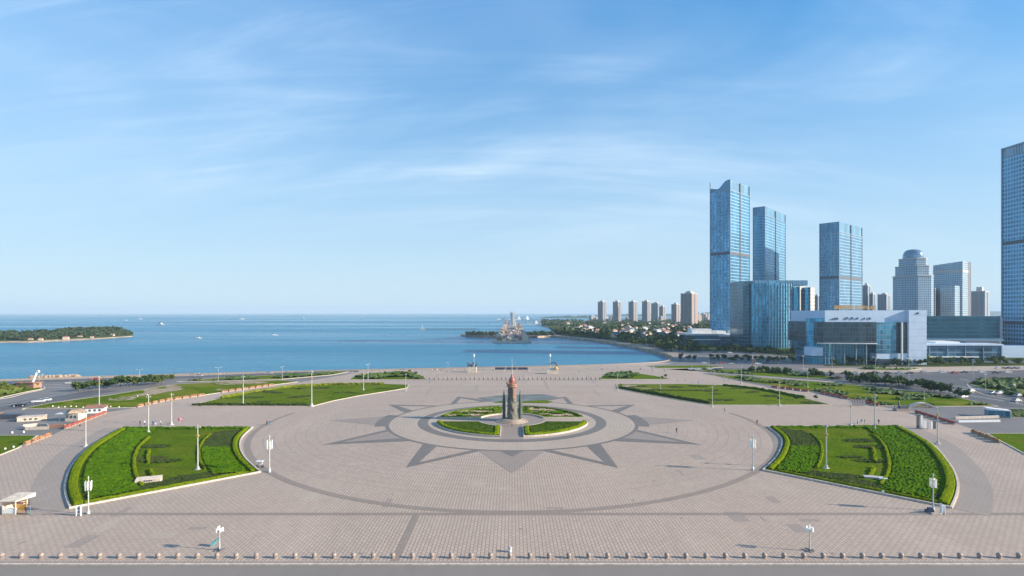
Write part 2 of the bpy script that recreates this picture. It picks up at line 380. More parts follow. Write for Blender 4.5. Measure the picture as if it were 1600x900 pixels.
# ---------------------------------------------------------------- plaza pattern
CY = 196.0
def arc(r0, r1, a0, a1, z, mb, n=72, m=0, c=(0, CY)):
    for k in range(n):
        t0, t1 = a0+(a1-a0)*k/n, a0+(a1-a0)*(k+1)/n
        p = lambda r, t: (c[0]+(r(t) if callable(r) else r)*math.sin(t), c[1]-(r(t) if callable(r) else r)*math.cos(t), z)
        mb.face([p(r1, t0), p(r1, t1), p(r0, t1), p(r0, t0)], None, m)
    return mb
TAU = 2*math.pi
rho = lambda t: 84.0+6.2*max(0, math.cos(t))**4
big = arc(lambda t: rho(t)-.9, lambda t: rho(t)+.8, -R(100), R(100), .045, MB(), 160)
tag(big.build('plaza_ring_band', M['band']), kind='structure')
tag(MB().sheet([(-150, 104.4), (150, 104.4), (150, 105.7), (-150, 105.7)], .040).build('cross_band', M['band']), kind='structure')
lb = MB().sheet([(-18.5, 85.2), (-17.4, 85.2), (-17.4, 104.3), (-18.5, 104.3)], .035)
tag(lb.build('joint_band', M['band']), kind='structure')
# faint cross joints of the far plaza
jb = MB()
for py, w in ((594.8, 1.2), (604.5, 1.4), (613, .9), (642.5, .7), (577.6, 1.5), (586, .8)):
    y = D(py); jb.sheet([(XX(560, y), y), (XX(1010, y), y), (XX(1010, y), y+w), (XX(560, y), y+w)], .031)
for y0, y1, x0 in ((276, 290, -18), (276, 330, 18), (255, 276, -40), (255, 276, 40), (300, 340, -45), (300, 340, 45), (300, 345, 0)):
    jb.sheet([(x0-.4, y0), (x0+.4, y0), (x0+.4, y1), (x0-.4, y1)], .033)
tag(jb.build('plaza_joints', M['rose']), kind='structure')
tag(arc(32.8, 42.3, 0, TAU, .036, MB()).build('pale_ring', M['ring']), kind='structure')
rg = arc(42.3, 43.5, 0, TAU, .058, MB()); arc(29.3, 32.8, 0, TAU, .058, rg)
for s in (-1, 1): arc(43.5, 47, s*R(90)-R(13), s*R(90)+R(13), .058, rg, 12)
tag(rg.build('dark_ring', M['star']), kind='structure')
tag(arc(26.9, 29.3, 0, TAU, .05, MB()).build('garden_ring_path', M['ring']), kind='structure')
st = MB(); rs = MB()
def pol(r, deg): return (r*math.sin(R(deg)), CY-r*math.cos(R(deg)))
for s in (-1, 1):
    for mid in (23.5, 56.5, 123.5, 156.5):
        a, b_, tip = pol(43.6, s*(mid-12.5)), pol(43.6, s*(mid+12.5)), pol(65 if mid < 90 else 61, s*mid)
        thick = b_ if mid in (23.5, 123.5) else a; thin = a if thick is b_ else b_
        if mid in (123.5, 156.5): thick, thin = thin, thick
        V = lambda p, q, k: (p[0]+(q[0]-p[0])*k, p[1]+(q[1]-p[1])*k)
        base_in_thick, base_in_thin = V(thick, thin, .25), V(thick, thin, .87)
        cen = V(tip, V(thick, thin, .55), .24)
        st.sheet([thick, tip, cen, base_in_thick], .066); st.sheet([tip, thin, base_in_thin, cen], .066)
for s in (-1, 1): rs.sheet([pol(43.6, s*(56.5-12)), pol(43.6, s*(56.5+12)), pol(64, s*56.5)], .0535)
for d in (0, 90, 180, 270):
    rs.sheet([pol(44, d-12), pol(44, d+12), pol(64.5, d)], .052)
    if d == 0: st.sheet([pol(43.6, -4), pol(43.6, 4), pol(49.5, 0)], .07)
tag(st.build('star_band', M['star']), kind='structure'); tag(rs.build('star_point', M['rose']), kind='structure')
for a_, b_, n_ in ((33, 42, 8), (47, 83, 12)):
    fj = MB()
    for k in range(1, n_): r_ = a_+(b_-a_)*k/n_; arc(r_, r_+.16, 0, TAU, .0375 if a_ == 33 else .0345, fj, 90)
    tag(fj.build('plaza_joints', M['rose'] if a_ == 33 else M['path']), kind='structure')
rp = random.Random(31)
for mt_ in ('path', 'ring', 'band'):
    pp = MB()
    for i in range(70 if mt_ != 'band' else 26):
        x_ = round(rp.uniform(-125, 125)/.62)*.62; y_ = round(rp.uniform(87, 190)/1.25)*1.25; w_ = .62*rp.randint(1, 6); h_ = 1.25*rp.randint(1, 4)
        if mt_ == 'band': w_, h_ = .62, .62
        if math.hypot(x_, y_-CY) < 70 or (abs(x_) > 54 and y_ > 106): continue
        pp.sheet([(x_, y_), (x_+w_, y_), (x_+w_, y_+h_), (x_, y_+h_)], {'path': .0285, 'ring': .0265, 'band': .0305}[mt_])
    if pp.f: tag(pp.build('paving_repair', M[mt_]), kind='structure')
# fountain wet stain area behind the monument
tag(MB().sheet([G(745, 622), G(790, 617), G(850, 616), G(872, 620), G(850, 629), G(770, 628)], .062).build('wet_basin', plain('wet_stone', (.15, .16, .145), .6, 0, .4, .12)), kind='structure')
# ---------------------------------------------------------------- foliage builders
def bumpy(mb, inside, x0, x1, y0, y1, step, z, amp, seed=0, m=0):
    nx, ny = int((x1-x0)/step)+1, int((y1-y0)/step)+1; hs_ = {}
    for i in range(nx+1):
        for j in range(ny+1):
            x, y = x0+i*step, y0+j*step
            jx, jy = random.uniform(-.3, .3)*step, random.uniform(-.3, .3)*step
            hs_[i, j] = (x+jx, y+jy, z+amp*(noise.noise(Vector((x*.45+seed, y*.45, 0)))*.6+random.uniform(-.5, .5)))
    for i in range(nx):
        for j in range(ny):
            if inside(x0+(i+.5)*step, y0+(j+.5)*step):
                mb.face([hs_[i, j], hs_[i+1, j], hs_[i+1, j+1], hs_[i, j+1]], None, m)
    return mb
def pip(poly):
    n = len(poly)
    def f(x, y):
        r = False; j = n-1
        for i in range(n):
            xi, yi = poly[i]; xj, yj = poly[j]
            if (yi > y) != (yj > y) and x < (xj-xi)*(y-yi)/(yj-yi)+xi: r = not r
            j = i
        return r
    return f
def resamp(pts, step):
    out = [pts[0]]; 
    for a, b_ in zip(pts, pts[1:]):
        l = math.hypot(b_[0]-a[0], b_[1]-a[1]); k = max(1, int(l/step))
        out += [(a[0]+(b_[0]-a[0])*t/k, a[1]+(b_[1]-a[1])*t/k) for t in range(1, k+1)]
    return out
def hedge(mb, pts, w, h, z=0.0, rough=.12, step=.7, m=0):
    pts = resamp(pts, step); prof = [(-.5, 0), (-.52, .55), (-.4, .95), (-.12, 1.05), (.15, 1.0), (.42, .92), (.52, .5), (.5, 0)]
    rows = []
    for i, p in enumerate(pts):
        a = pts[max(0, i-1)]; b_ = pts[min(len(pts)-1, i+1)]; d = Vector((b_[0]-a[0], b_[1]-a[1])).normalized(); nx, ny = d.y, -d.x
        e = .75 if i in (0, len(pts)-1) else 1
        rows.append([(p[0]+nx*u*w*e+random.uniform(-rough, rough), p[1]+ny*u*w*e+random.uniform(-rough, rough), z+(v*h*e+(random.uniform(-rough, rough) if v > 0 else 0))) for u, v in prof])
    for i in range(len(rows)-1):
        for k in range(len(prof)-1): mb.face([rows[i][k], rows[i][k+1], rows[i+1][k+1], rows[i+1][k]], None, m)
    mb.face(rows[0][::-1], None, m); mb.face(rows[-1], None, m)
    return mb
def inset(poly, d):
    n = len(poly); a = sum(poly[i][0]*poly[(i+1) % n][1]-poly[(i+1) % n][0]*poly[i][1] for i in range(n)); s = 1 if a > 0 else -1
    out = []
    for i in range(n):
        p, q, r = poly[i-1], poly[i], poly[(i+1) % n]
        d1 = Vector((q[0]-p[0], q[1]-p[1])); d2 = Vector((r[0]-q[0], r[1]-q[1]))
        if d1.length < 1e-6 or d2.length < 1e-6: out.append(q); continue
        d1.normalize(); d2.normalize()
        n1 = Vector((-d1.y, d1.x))*s; n2 = Vector((-d2.y, d2.x))*s; nn = n1+n2
        if nn.length < .1: out.append(q); continue
        k = nn.normalized(); c_ = max(.35, k.dot(n1)); out.append((q[0]+k.x*d/c_, q[1]+k.y*d/c_))
    return out
def bbox(p): return min(a[0] for a in p), max(a[0] for a in p), min(a[1] for a in p), max(a[1] for a in p)
def kerb_loop(mb, poly, w, z0, z1, m=0):
    q = inset(poly, w); n = len(poly)
    for i in range(n):
        j = (i+1) % n
        mb.face([(*poly[i], z1), (*poly[j], z1), (*q[j], z1), (*q[i], z1)], None, m)
        mb.face([(*poly[i], z0), (*poly[j], z0), (*poly[j], z1), (*poly[i], z1)], None, m)
        mb.face([(*q[j], z0), (*q[i], z0), (*q[i], z1), (*q[j], z1)], None, m)
    return mb
# ---------------------------------------------------------------- two front lawns
def spl(px, n=6): return cr(GP(px), n)
def front_lawn(side, outer_px, top_px, inner_px, word):
    outer = spl(outer_px); inner = spl(inner_px)
    poly = outer+inner                                                      # outer bottom->top, inner top->bottom
    root = empty('garden_lawn', (0, 0, 0), 'large fan shaped clipped lawn with hedges on the %s front of the plaza' % word, 'lawn')
    k = kerb_loop(MB(), poly, .38, 0, .38); k.build('kerb', M['kerb'], root)
    ins = inset(poly, .5)
    MB().sheet(ins, .26).build('turf', M['grass'], root)
    n1, n2 = len(outer), len(inner)
    # dark step path outside the outer arc
    ob = [(x-side*0+ (x)*.0, y) for x, y in outer]
    def shift(pts, d):                                                      # offset away from the plaza centre
        r = []
        for x, y in pts:
            v = Vector((x, y-CY)).normalized(); r.append((x+v.x*d, y+v.y*d))
        return r
    MBo = MB()
    a, b_ = shift(outer, .3), shift(outer, 5.6)
    for i in range(len(a)-1): MBo.face([(*a[i], .047), (*a[i+1], .047), (*b_[i+1], .047), (*b_[i], .047)])
    tag(MBo.build('lawn_path', M['path']), kind='structure')
    # lime border hedge, with dark gap and second line
    e1 = shift(outer, -2.2); e2 = shift(outer, -4.4)
    hb = MB(); hedge(hb, shift(outer, -1.5)[1:-1], 1.7, .65, .2, .06, .7)
    hb.build('border_hedge', M['hedge'], root)
    hb = MB(); hedge(hb, shift(inner, 1.5)[1:-1], 1.2, .6, .2, .06, .7); hb.build('border_hedge', M['hedge'], root)
    A, B = ins[0], ins[-1]
    v = Vector((B[0]-A[0], B[1]-A[1])).normalized(); nrm = Vector((-v.y, v.x)) if -v.y*0+v.x*1 > 0 else Vector((v.y, -v.x))
    nrm = nrm if nrm.y > 0 else -nrm
    fr = [(A[0]+v.x*2+nrm.x*1.0, A[1]+v.y*2+nrm.y*1.0), (B[0]-v.x*2+nrm.x*1.0, B[1]-v.y*2+nrm.y*1.0)]
    hb = MB(); hedge(hb, fr, 1.0, .45, .2, .09, .6); hb.build('border_hedge', M['hedge'], root)
    # back edge scrub hedge
    T0, T1 = ins[n1-1], ins[n1]
    bk = [(T0[0]*.99, T0[1]-2.2), (T1[0]*1.0, T1[1]-2.2)]
    hb = MB(); hedge(hb, bk, 2.0, .6, .2, .2, .8); hb.build('border_hedge', M['shrub'], root)
    # broad shrub belt following the outer arc
    nb = len(outer); o1 = shift(outer, -3.4)[1:-1]; o2 = shift(outer, -12.2)[2:-1]
    belt = o1+o2[::-1]; ii = pip(inset(poly, 2.6)); bb = pip(belt); x0, x1, y0, y1 = bbox(belt)
    g = MB(); bumpy(g, lambda x, y: bb(x, y) and ii(x, y), x0, x1, y0, y1, .45, .62, .34); tag(g.build('shrub_belt', M['shrub'], root, weld=False), kind='stuff')
    i1 = shift(inner, 2.6)[2:-1]; i2 = shift(inner, 9.5)[3:-2]
    belt2 = i1+i2[::-1]; b2 = pip(belt2); x0, x1, y0, y1 = bbox(belt2); ymid = y0+(y1-y0)*.52
    g = MB(); bumpy(g, lambda x, y: b2(x, y) and ii(x, y) and y < ymid, x0, x1, y0, y1, .45, .58, .32); tag(g.build('shrub_belt', M['shrub'], root, weld=False), kind='stuff')
    g = MB(); bumpy(g, lambda x, y: b2(x, y) and ii(x, y) and y >= ymid, x0, x1, y0, y1, .45, .45, .25); tag(g.build('shrub_belt', M['scrub'], root, weld=False), kind='stuff')
    # low front scrub in patches
    x0, x1, y0, y1 = bbox(poly)
    fi = pip(inset(poly, 2.8))
    def frontband(x, y):
        d = (x-A[0])*nrm.x+(y-A[1])*nrm.y
        return 1.6 < d < 7.5 and fi(x, y) and noise.noise(Vector((x*.12, y*.2, side*9))) > -.18 and not bb(x, y)
    g = MB(); bumpy(g, frontband, x0, x1, y0, y1, .45, .38, .2); tag(g.build('scrub_patch', M['scrub'], root, weld=False), kind='stuff')
    # lime curves on both sides of the open turf
    c1 = shift(outer, -13.0)[4:-4]; c1 = [p for p in c1 if fi(*p)]
    hb = MB(); hedge(hb, c1, .8, .5, .22, .08, .6); hb.build('curved_hedge', M['hedge'], root)
    c1 = shift(outer, -16.0)[7:-9]
    cc = [p for p in c1 if fi(*p)]
    if len(cc) > 8:
        h2 = len(cc)//2; hb = MB(); hedge(hb, cc[:h2-1], .9, .5, .22, .15, .6); hedge(hb, cc[h2+1:], .8, .45, .22, .15, .6); hb.build('curved_hedge', M['hedge'], root)
    c2 = [p for p in shift(inner, 10.2)[4:-4] if fi(*p)]
    hb = MB(); hedge(hb, c2, .6, .45, .22, .1, .6); hb.build('curved_hedge', M['hedge'], root)
    return poly, root
polyL, rootL = front_lawn(-1, [(108, 795.5), (101, 775), (101, 755), (112, 727), (138, 700), (190, 668.5)], None, [(396, 668), (380, 683), (376, 698), (384, 716), (408, 738.5)], 'left')
polyR, rootR = front_lawn(1, [(1488, 795), (1497, 772), (1497, 750), (1484, 724), (1456, 694), (1405, 666)], None, [(1198, 667), (1216, 681), (1221, 694), (1212, 715), (1191, 735.5)], 'right')
for root_, spots_ in ((rootL, [(228, 719, 5.5, .9), (252, 722, 4.5, 1.0), (240, 699, 4.5, .7), (300, 748, 4, .8), (205, 706, 3, .6)]), (rootR, [(1345, 690, 5, .7), (1358, 700, 4.5, .7), (1362, 722, 4, .8), (1330, 716, 3, .5), (1310, 746, 5, .6), (1420, 755, 4, .6)])):
    for px, py, rad, a_ in spots_:
        x_, y_ = G(px, py); g = MB(); bumpy(g, lambda x, y: ((x-x_)/rad)**2+((y-y_)/(rad*.45))**2+noise.noise(Vector((x, y, 1)))*.8 < 1, x_-rad*1.3, x_+rad*1.3, y_-rad, y_+rad, .45, .42, a_*.4)
        if g.f: tag(g.build('scrub_patch', M['scrub'], root_, weld=False), kind='stuff')
# ---------------------------------------------------------------- four garden beds round the monument
for (sx, sy, word) in ((-1, -1, 'front left'), (1, -1, 'front right'), (-1, 1, 'back left'), (1, 1, 'back right')):
    r0, r1, g0 = 11.8, 26.6, 3.5
    a0, a1 = math.asin(g0/r1), math.acos(g0/r1); outerp = [(r1*math.sin(a0+(a1-a0)*k/24), r1*math.cos(a0+(a1-a0)*k/24)) for k in range(25)]
    b0, b1 = math.asin(g0/r0), math.acos(g0/r0); innerp = [(r0*math.sin(b1+(b0-b1)*k/12), r0*math.cos(b1+(b0-b1)*k/12)) for k in range(13)]
    poly = [(sx*x, sy*y) for x, y in outerp+innerp]
    root = empty('garden_bed', (0, CY, 0), 'quarter ring bed with %s, %s of the central monument' % ('dark turf inside a lime hedge' if sy < 0 else 'scrub and patches of bare soil', word), 'garden bed')
    kerb_loop(MB(), poly, .32, 0, .55).build('kerb', M['kerb'], root)
    q = inset(poly, .33)
    MB().sheet(q, .5).build('turf', M['grass_deep'] if sy < 0 else M['grass_mid'], root)
    if sy < 0:
        loop = inset(poly, 1.3); hb = MB(); hedge(hb, loop[1:25], 1.5, .55, .45, .12, .6); hb.build('border_hedge', M['hedge'], root)
        hb = MB(); hedge(hb, [loop[-1], loop[0]], 1.4, .55, .45, .12, .6); hb.build('border_hedge', M['hedge'], root)
        ii = pip(inset(poly, 2.2)); x0, x1, y0, y1 = bbox(poly); g = MB(); bumpy(g, ii, x0, x1, y0, y1, .6, .75, .25); tag(g.build('low_shrubs', M['grass_deep'], root, weld=False), kind='stuff')
    else:
        loop = inset(poly, 1.2); hb = MB(); hedge(hb, loop[1:25], 1.2, .5, .45, .15, .6); hb.build('border_hedge', M['grass_mid'], root)
        x0, x1, y0, y1 = bbox(poly); ii = pip(inset(poly, 2.2))
        g = MB(); bumpy(g, lambda x, y: ii(x, y) and noise.noise(Vector((x*.2, y*.3, 4))) > .02, x0, x1, y0, y1, .6, .62, .3); tag(g.build('soil_patch', M['soil'], root, weld=False), kind='stuff')
        g = MB(); bumpy(g, lambda x, y: ii(x, y) and (noise.noise(Vector((x*.2, y*.3, 4))) < -.2 or abs(x) < 6.5), x0, x1, y0, y1, .6, .9, .5); tag(g.build('low_shrubs', M['shrub'], root, weld=False), kind='stuff')
# round plinth floor
tag(arc(0.01, 11.6, 0, TAU, .062, MB(), 48).build('monument_court', M['rose']), kind='structure')
tag(MB().sheet([(-3.4, CY-29.2), (3.4, CY-29.2), (3.4, CY-11), (-3.4, CY-11)], .056).build('garden_walk', M['rose']), kind='structure')
# ---------------------------------------------------------------- monument
mon = empty('monument_column', (0, 195, 0), 'tall carved stone column with pink crown, bulb and needle in the plaza centre', 'monument')
MB().lathe([(5.6, 0), (5.6, .28), (4.6, .28), (4.6, .56), (3.7, .56), (3.7, .85)], 40).build('stepped_base', M['ring'], mon)
sh = MB(); n = 28; rows = []
for i in range(49):
    z = .85+i*(11.0/48); row = []
    for k in range(n):
        t = TAU*k/n; r = 1.62-.22*i/48
        r += .16*noise.noise(Vector((math.cos(t)*2.2, math.sin(t)*2.2, z*.9)))+.09*math.sin(5*t+z*1.7)+.05*random.uniform(-1, 1)
        if z < 8.5 and -1.0 < t-TAU*.02 < 1.0: r += .45*(1-(z/8.5)**2)
        row.append((r*math.cos(t), r*math.sin(t), z))
    rows.append(row)
for i in range(48):
    for k in range(n): sh.face([rows[i][k], rows[i][(k+1) % n], rows[i+1][(k+1) % n], rows[i+1][k]])
sh.build('carved_shaft', M['stonegreen'], mon, True)
sb = MB()
for k in range(3):
    t = R(-75+k*12); sb.tube((1.5*math.cos(t), 1.5*math.sin(t), 8.2), (1.55*math.cos(t), 1.55*math.sin(t), 11.8), .22, .25, 8)
sb.build('pink_pilaster', M['pink'], mon)
cp = MB().lathe([(1.35, 11.8), (1.75, 12.0), (1.9, 12.35), (1.7, 12.6), (1.95, 12.9), (1.95, 13.25), (1.1, 13.3)], 20)
for k in range(8):
    t = TAU*k/8; cp.tube((1.75*math.cos(t), 1.75*math.sin(t), 13.2), (1.85*math.cos(t), 1.85*math.sin(t), 14.1), .18, .04, 6)
cp.build('crown', M['pink'], mon)
MB().lathe([(.7, 13.2), (1.0, 13.7), (1.12, 14.3), (.95, 14.95), (.55, 15.4), (.3, 15.9), (.22, 16.4)], 18).build('bulb', plain('red_stone_bulb', (.33, .12, .09), .5), mon, True)
nd = MB().tube((0, 0, 16.3), (0, 0, 22.2), .13, .04, 8); nd.ball((0, 0, 17.6), .28, 10); nd.ball((0, 0, 19.2), .2, 10); nd.build('needle', M['pole'], mon)
for k, t in enumerate((R(6), R(174), R(66), R(112))):
    c, s = math.cos(t), math.sin(t); w = MB(); cx, cy = 2.85*c, 2.5*s
    prof = [(.85, .85), (.82, 6.5), (.6, 8.4), (.28, 9.8), (.05, 10.9)]
    w.lathe([(r*.66, z) for r, z in prof], 10, (cx, cy, 0), 0, .8)
    w.build('side_fin', M['finstone'], mon)
# ---------------------------------------------------------------- other lawns
def lawn(px, mat, label, smooth=False, z=.16, ker=True):
    poly = spl(px+[px[0]], 5)[:-1] if smooth else resamp(GP(px+[px[0]]), 4)[:-1]
    root = empty('lawn_bed', (0, 0, 0), label, 'lawn')
    if ker: kerb_loop(MB(), poly, .3, 0, .24).build('kerb', M['kerb'], root)
    MB().sheet(inset(poly, .3), z+.04).build('turf', mat, root)
    return poly, root
def patches(poly, root, mat, thr, step, z, amp, seed, sc=.06, name='shrub_patch', cond=None):
    ii = pip(inset(poly, 1.5)); x0, x1, y0, y1 = bbox(poly); g = MB()
    bumpy(g, lambda x, y: ii(x, y) and noise.noise(Vector((x*sc, y*sc*1.5, seed))) > thr and (cond is None or cond(x, y)), x0, x1, y0, y1, step, z, amp)
    if g.f: tag(g.build(name, mat, root, weld=False), kind='stuff')
    return ii
mlL, r1 = lawn([(296, 634.5), (400, 635), (488, 635.3), (520, 627), (560, 619), (605, 612), (636, 607), (639, 601.5), (600, 600.3), (520, 600.5), (450, 604.5), (390, 613), (340, 623.5)], M['grass_mid'], 'pointed lawn behind the front left lawn, running towards the sea')
patches(mlL, r1, M['grass'], .1, 1.2, .24, .06, 2); patches(mlL, r1, M['scrub'], .30, 1.0, .35, .35, 5, .09, 'scrub_patch')
hb = MB(); hedge(hb, GP([(600, 601), (520, 601.6), (455, 605), (395, 613.3), (345, 623)]), 1.6, .9, .15, .3, 1); hb.build('border_hedge', M['grass_dry'], r1)
hb = MB(); hedge(hb, GP([(300, 634), (370, 634), (480, 634.4)]), 1.6, .8, .15, .3, 1); hb.build('border_hedge', M['scrub'], r1)
mlR, r2 = lawn([(962, 601), (966, 608), (1010, 616.5), (1060, 625.5), (1112, 633.5), (1200, 633.5), (1300, 633), (1255, 622.5), (1185, 608.5), (1125, 602), (1060, 600.3)], M['grass_mid'], 'pointed lawn right of the monument, behind the front right lawn')
patches(mlR, r2, M['scrub'], .30, 1.0, .35, .35, 7, .09, 'scrub_patch'); patches(mlR, r2, M['soil'], .25, 1.2, .25, .1, 17, .09, 'soil_patch', lambda x, y: y > 270 and x < 70)
hb = MB(); hedge(hb, GP([(968, 606.5), (1012, 614.5), (1062, 623.5), (1110, 631.5)]), 1.8, .9, .15, .3, 1); hb.build('border_hedge', M['scrub'], r2)
hb = MB(); hedge(hb, GP([(1130, 603), (1188, 609.5), (1258, 623)]), 1.6, .9, .15, .3, 1); hb.build('border_hedge', M['shrub'], r2)
fl, r3 = lawn([(545, 593.5), (556, 587), (600, 584), (640, 580.5), (655, 586), (668, 593.5)], M['grass'], 'small far lawn by the sea, left of the monument')
patches(fl, r3, M['leaf'], .0, 1.4, .9, 1.4, 2, .07)
fr_, r4 = lawn([(932, 593), (950, 582.5), (985, 582), (1022, 587.5), (1050, 593)], M['grass'], 'small far lawn by the sea, right of the monument')
patches(fr_, r4, M['leaf'], .05, 1.4, .9, 1.4, 6, .07)
ll, r5 = lawn([(34, 639), (140, 639), (210, 637), (258, 626.5), (320, 617.5), (430, 601.5), (466, 597), (440, 594.5), (345, 597.5), (276, 600.5), (170, 618), (80, 630)], M['grass_dry'], 'long lawn on the left edge of the plaza above the sunken square')
patches(ll, r5, M['grass'], .0, 1.2, .24, .06, 2, .04); patches(ll, r5, M['soil'], .3, 1.2, .25, .1, 9, .05, 'soil_patch')
l6, r6 = lawn([(276, 597), (345, 590.5), (480, 584), (546, 581), (520, 586), (440, 593), (345, 595.5)], M['grass_mid'], 'narrow lawn strip beside the coastal road on the left')
patches(l6, r6, M['leaf'], .0, 1.4, .9, 1.2, 3, .06)
lR, r7 = lawn([(1098, 584), (1200, 592), (1300, 598.5), (1325, 601), (1415, 611), (1475, 617.5), (1560, 635), (1470, 635.5), (1378, 634.5), (1327, 624), (1264, 611), (1170, 597.5), (1120, 587.5)], M['grass_dry'], 'long lawn on the right edge of the plaza beside the main road')
patches(lR, r7, M['grass'], -.05, 1.3, .24, .06, 2, .045); patches(lR, r7, M['leaf'], .2, 1.2, .8, 1.2, 8, .07)
l8, r8 = lawn([(1085, 577.5), (1200, 578), (1290, 588), (1320, 594), (1200, 588.5), (1110, 582)], M['grass_mid'], 'narrow lawn strip with small trees between two right hand roads')
patches(l8, r8, M['leaf'], .08, 1.5, .8, 1.2, 8, .06)
l9, r9 = lawn([(1010, 572.5), (1100, 571), (1130, 574), (1100, 575.5), (1030, 575.5)], M['grass'], 'thin lawn strip close to the bay shore')
lawn([(1541, 678), (1700, 678), (1760, 760), (1604, 712)], M['grass'], 'lawn cut by the right edge behind the low flower boxes')
lawn([(-200, 681), (60, 681), (30, 700), (-10, 716), (-200, 760)], M['grass'], 'lawn cut by the left edge below the sunken square')
lawn([(1330, 592), (1500, 582.0), (1530, 584), (1350, 597)], M['grass_dry'], 'dry green verge between the road lanes on the right', z=.12) if 0 else None
lk, r10 = lawn([(-140, 628), (-60, 610), (10, 604), (60, 604), (66, 608), (40, 613), (0, 622)], M['grass'], 'planted traffic island at the left edge near the sea')
patches(lk, r10, M['leaf2'], -.15, 1.3, 1.2, 2.0, 3, .06, cond=lambda x, y: x < -215)
for px, lab in (([(768, 629.5), (782, 626.5), (792, 627.5), (788, 630)], 'tiny grass patch behind the monument, left of it'), ([(812, 630), (818, 627), (850, 625.5), (866, 628), (856, 630.5)], 'small grass patch behind the monument, right of it')):
    p, rr_ = lawn(px, M['grass_mid'], lab, z=.08, ker=False)
# ---------------------------------------------------------------- roads
def road(name, px, z, mat, w=None):
    pts = spl(px, 8) if w else GP(px)
    o = (strip(MB(), pts, w, z) if w else MB().sheet(pts, z)).build(name, mat); return tag(o, kind='structure')
road('sunken_square', [(-260, 690), (60, 681), (100, 671), (165, 645), (212, 637), (34, 639.5), (-60, 630), (-260, 640)], .012, M['asphalt2'])
road('coast_road', [(-300, 606), (0, 597.5), (150, 593), (300, 589), (450, 583.5), (560, 580)], .018, M['asphalt'], 13)
road('left_road', [(-200, 640), (0, 628), (100, 614), (200, 603), (290, 594)], .022, M['asphalt2'], 26)
road('left_lane', [(-200, 660), (-20, 640), (90, 622), (160, 610)], .026, M['asphalt'], 17)
road('right_road', [(1040, 577), (1100, 575), (1200, 576), (1290, 581), (1420, 578), (1640, 570), (1700, 640), (1640, 655), (1562, 638), (1478, 618.5), (1418, 611.5), (1325, 601.5), (1300, 597), (1210, 590.5), (1110, 581.5)], .02, M['asphalt'])
road('right_square', [(1378, 636), (1600, 637), (1800, 645), (1800, 677), (1541, 677), (1500, 664), (1420, 641)], .024, M['asphalt2'])
road('sidewalk', [(1250, 576), (1400, 574), (1620, 571), (1620, 578), (1420, 582), (1300, 583)], .03, M['ring'])
road('shore_road', [(1700, 566), (1400, 563.5), (1250, 561), (1150, 556.5), (1060, 549), (1010, 538)], .022, M['asphalt'], 20)
road('plaza_lane', [(1050, 580), (1130, 583.5), (1230, 591.5), (1330, 599)], .026, M['ring'], 4)
ln = MB()
for px in ([(1100, 578.5), (1200, 580), (1300, 585), (1400, 592), (1500, 604), (1620, 622)], [(1130, 581), (1230, 586.5), (1330, 595), (1440, 607), (1540, 622), (1640, 640)], [(1330, 586), (1440, 584.5), (1560, 583), (1650, 584)], [(1500, 592), (1540, 600), (1580, 606), (1660, 614)], [(1480, 610), (1540, 607), (1600, 604), (1680, 604)]):
    strip(ln, spl(px, 8), .5, .036)
for px in ([(-200, 655), (0, 634), (90, 618), (160, 607)], [(-100, 609), (60, 601.5), (150, 602), (240, 597)], [(0, 612), (60, 606), (110, 606)]): strip(ln, spl(px, 8), .45, .036)
tag(ln.build('road_marking', M['line']), kind='structure')
kb = MB()
for px in ([(1415, 612.2), (1475, 619), (1562, 637)], [(1270, 591), (1330, 599.5), (1415, 610.4)], [(1510, 600), (1525, 612), (1560, 622), (1640, 634)], [(-100, 630), (0, 623.5), (40, 614.5), (68, 608), (60, 603), (0, 602.5)], [(34, 640), (80, 631), (170, 619), (276, 601.5), (340, 598)]): strip(kb, spl(px, 8), .5, .15, 0, 0)
tag(kb.build('road_kerb', M['kerb']), kind='structure')
# green verges in the road field on the right
for px, lab in (([(1510, 599), (1535, 593), (1640, 596), (1660, 628), (1570, 618)], 'leafy traffic island at the far right road junction'), ([(1340, 575.2), (1440, 576.5), (1420, 579), (1350, 578)], 'thin green verge in front of the conference building')):
    p, r = lawn(px, M['grass_mid'], lab); patches(p, r, M['leaf'], -.15, 1.5, 1.2, 1.8, 4, .06)
# ---------------------------------------------------------------- trees
def crown(mb, cx, cy, cz, rx, rz, n, leaf, m=0):
    cl = [Vector((random.gauss(0, .45), random.gauss(0, .45), random.gauss(0, .42))) for _ in range(9)]
    for i in range(n):
        c = random.choice(cl); d = Vector((random.gauss(0, 1), random.gauss(0, 1), random.gauss(0, 1))).normalized()*random.uniform(.25, .52)
        p = c+d
        if p.length > 1.15: p = p.normalized()*random.uniform(.7, 1.15)
        P = Vector((cx+p.x*rx, cy+p.y*rx, cz+p.z*rz)); nrm = (d+Vector((0, 0, .5))+Vector([random.uniform(-.6, .6) for _ in range(3)])).normalized()
        u = nrm.orthogonal().normalized(); w = nrm.cross(u); a = random.uniform(0, TAU); u, w = u*math.cos(a)+w*math.sin(a), w*math.cos(a)-u*math.sin(a)
        s = leaf*random.uniform(.6, 1.3)
        mb.face([P-u*s-w*s*.7, P+u*s-w*s*.6, P+u*s*.9+w*s*.8+nrm*s*.3, P-u*s*.8+w*s*.7], None, m)
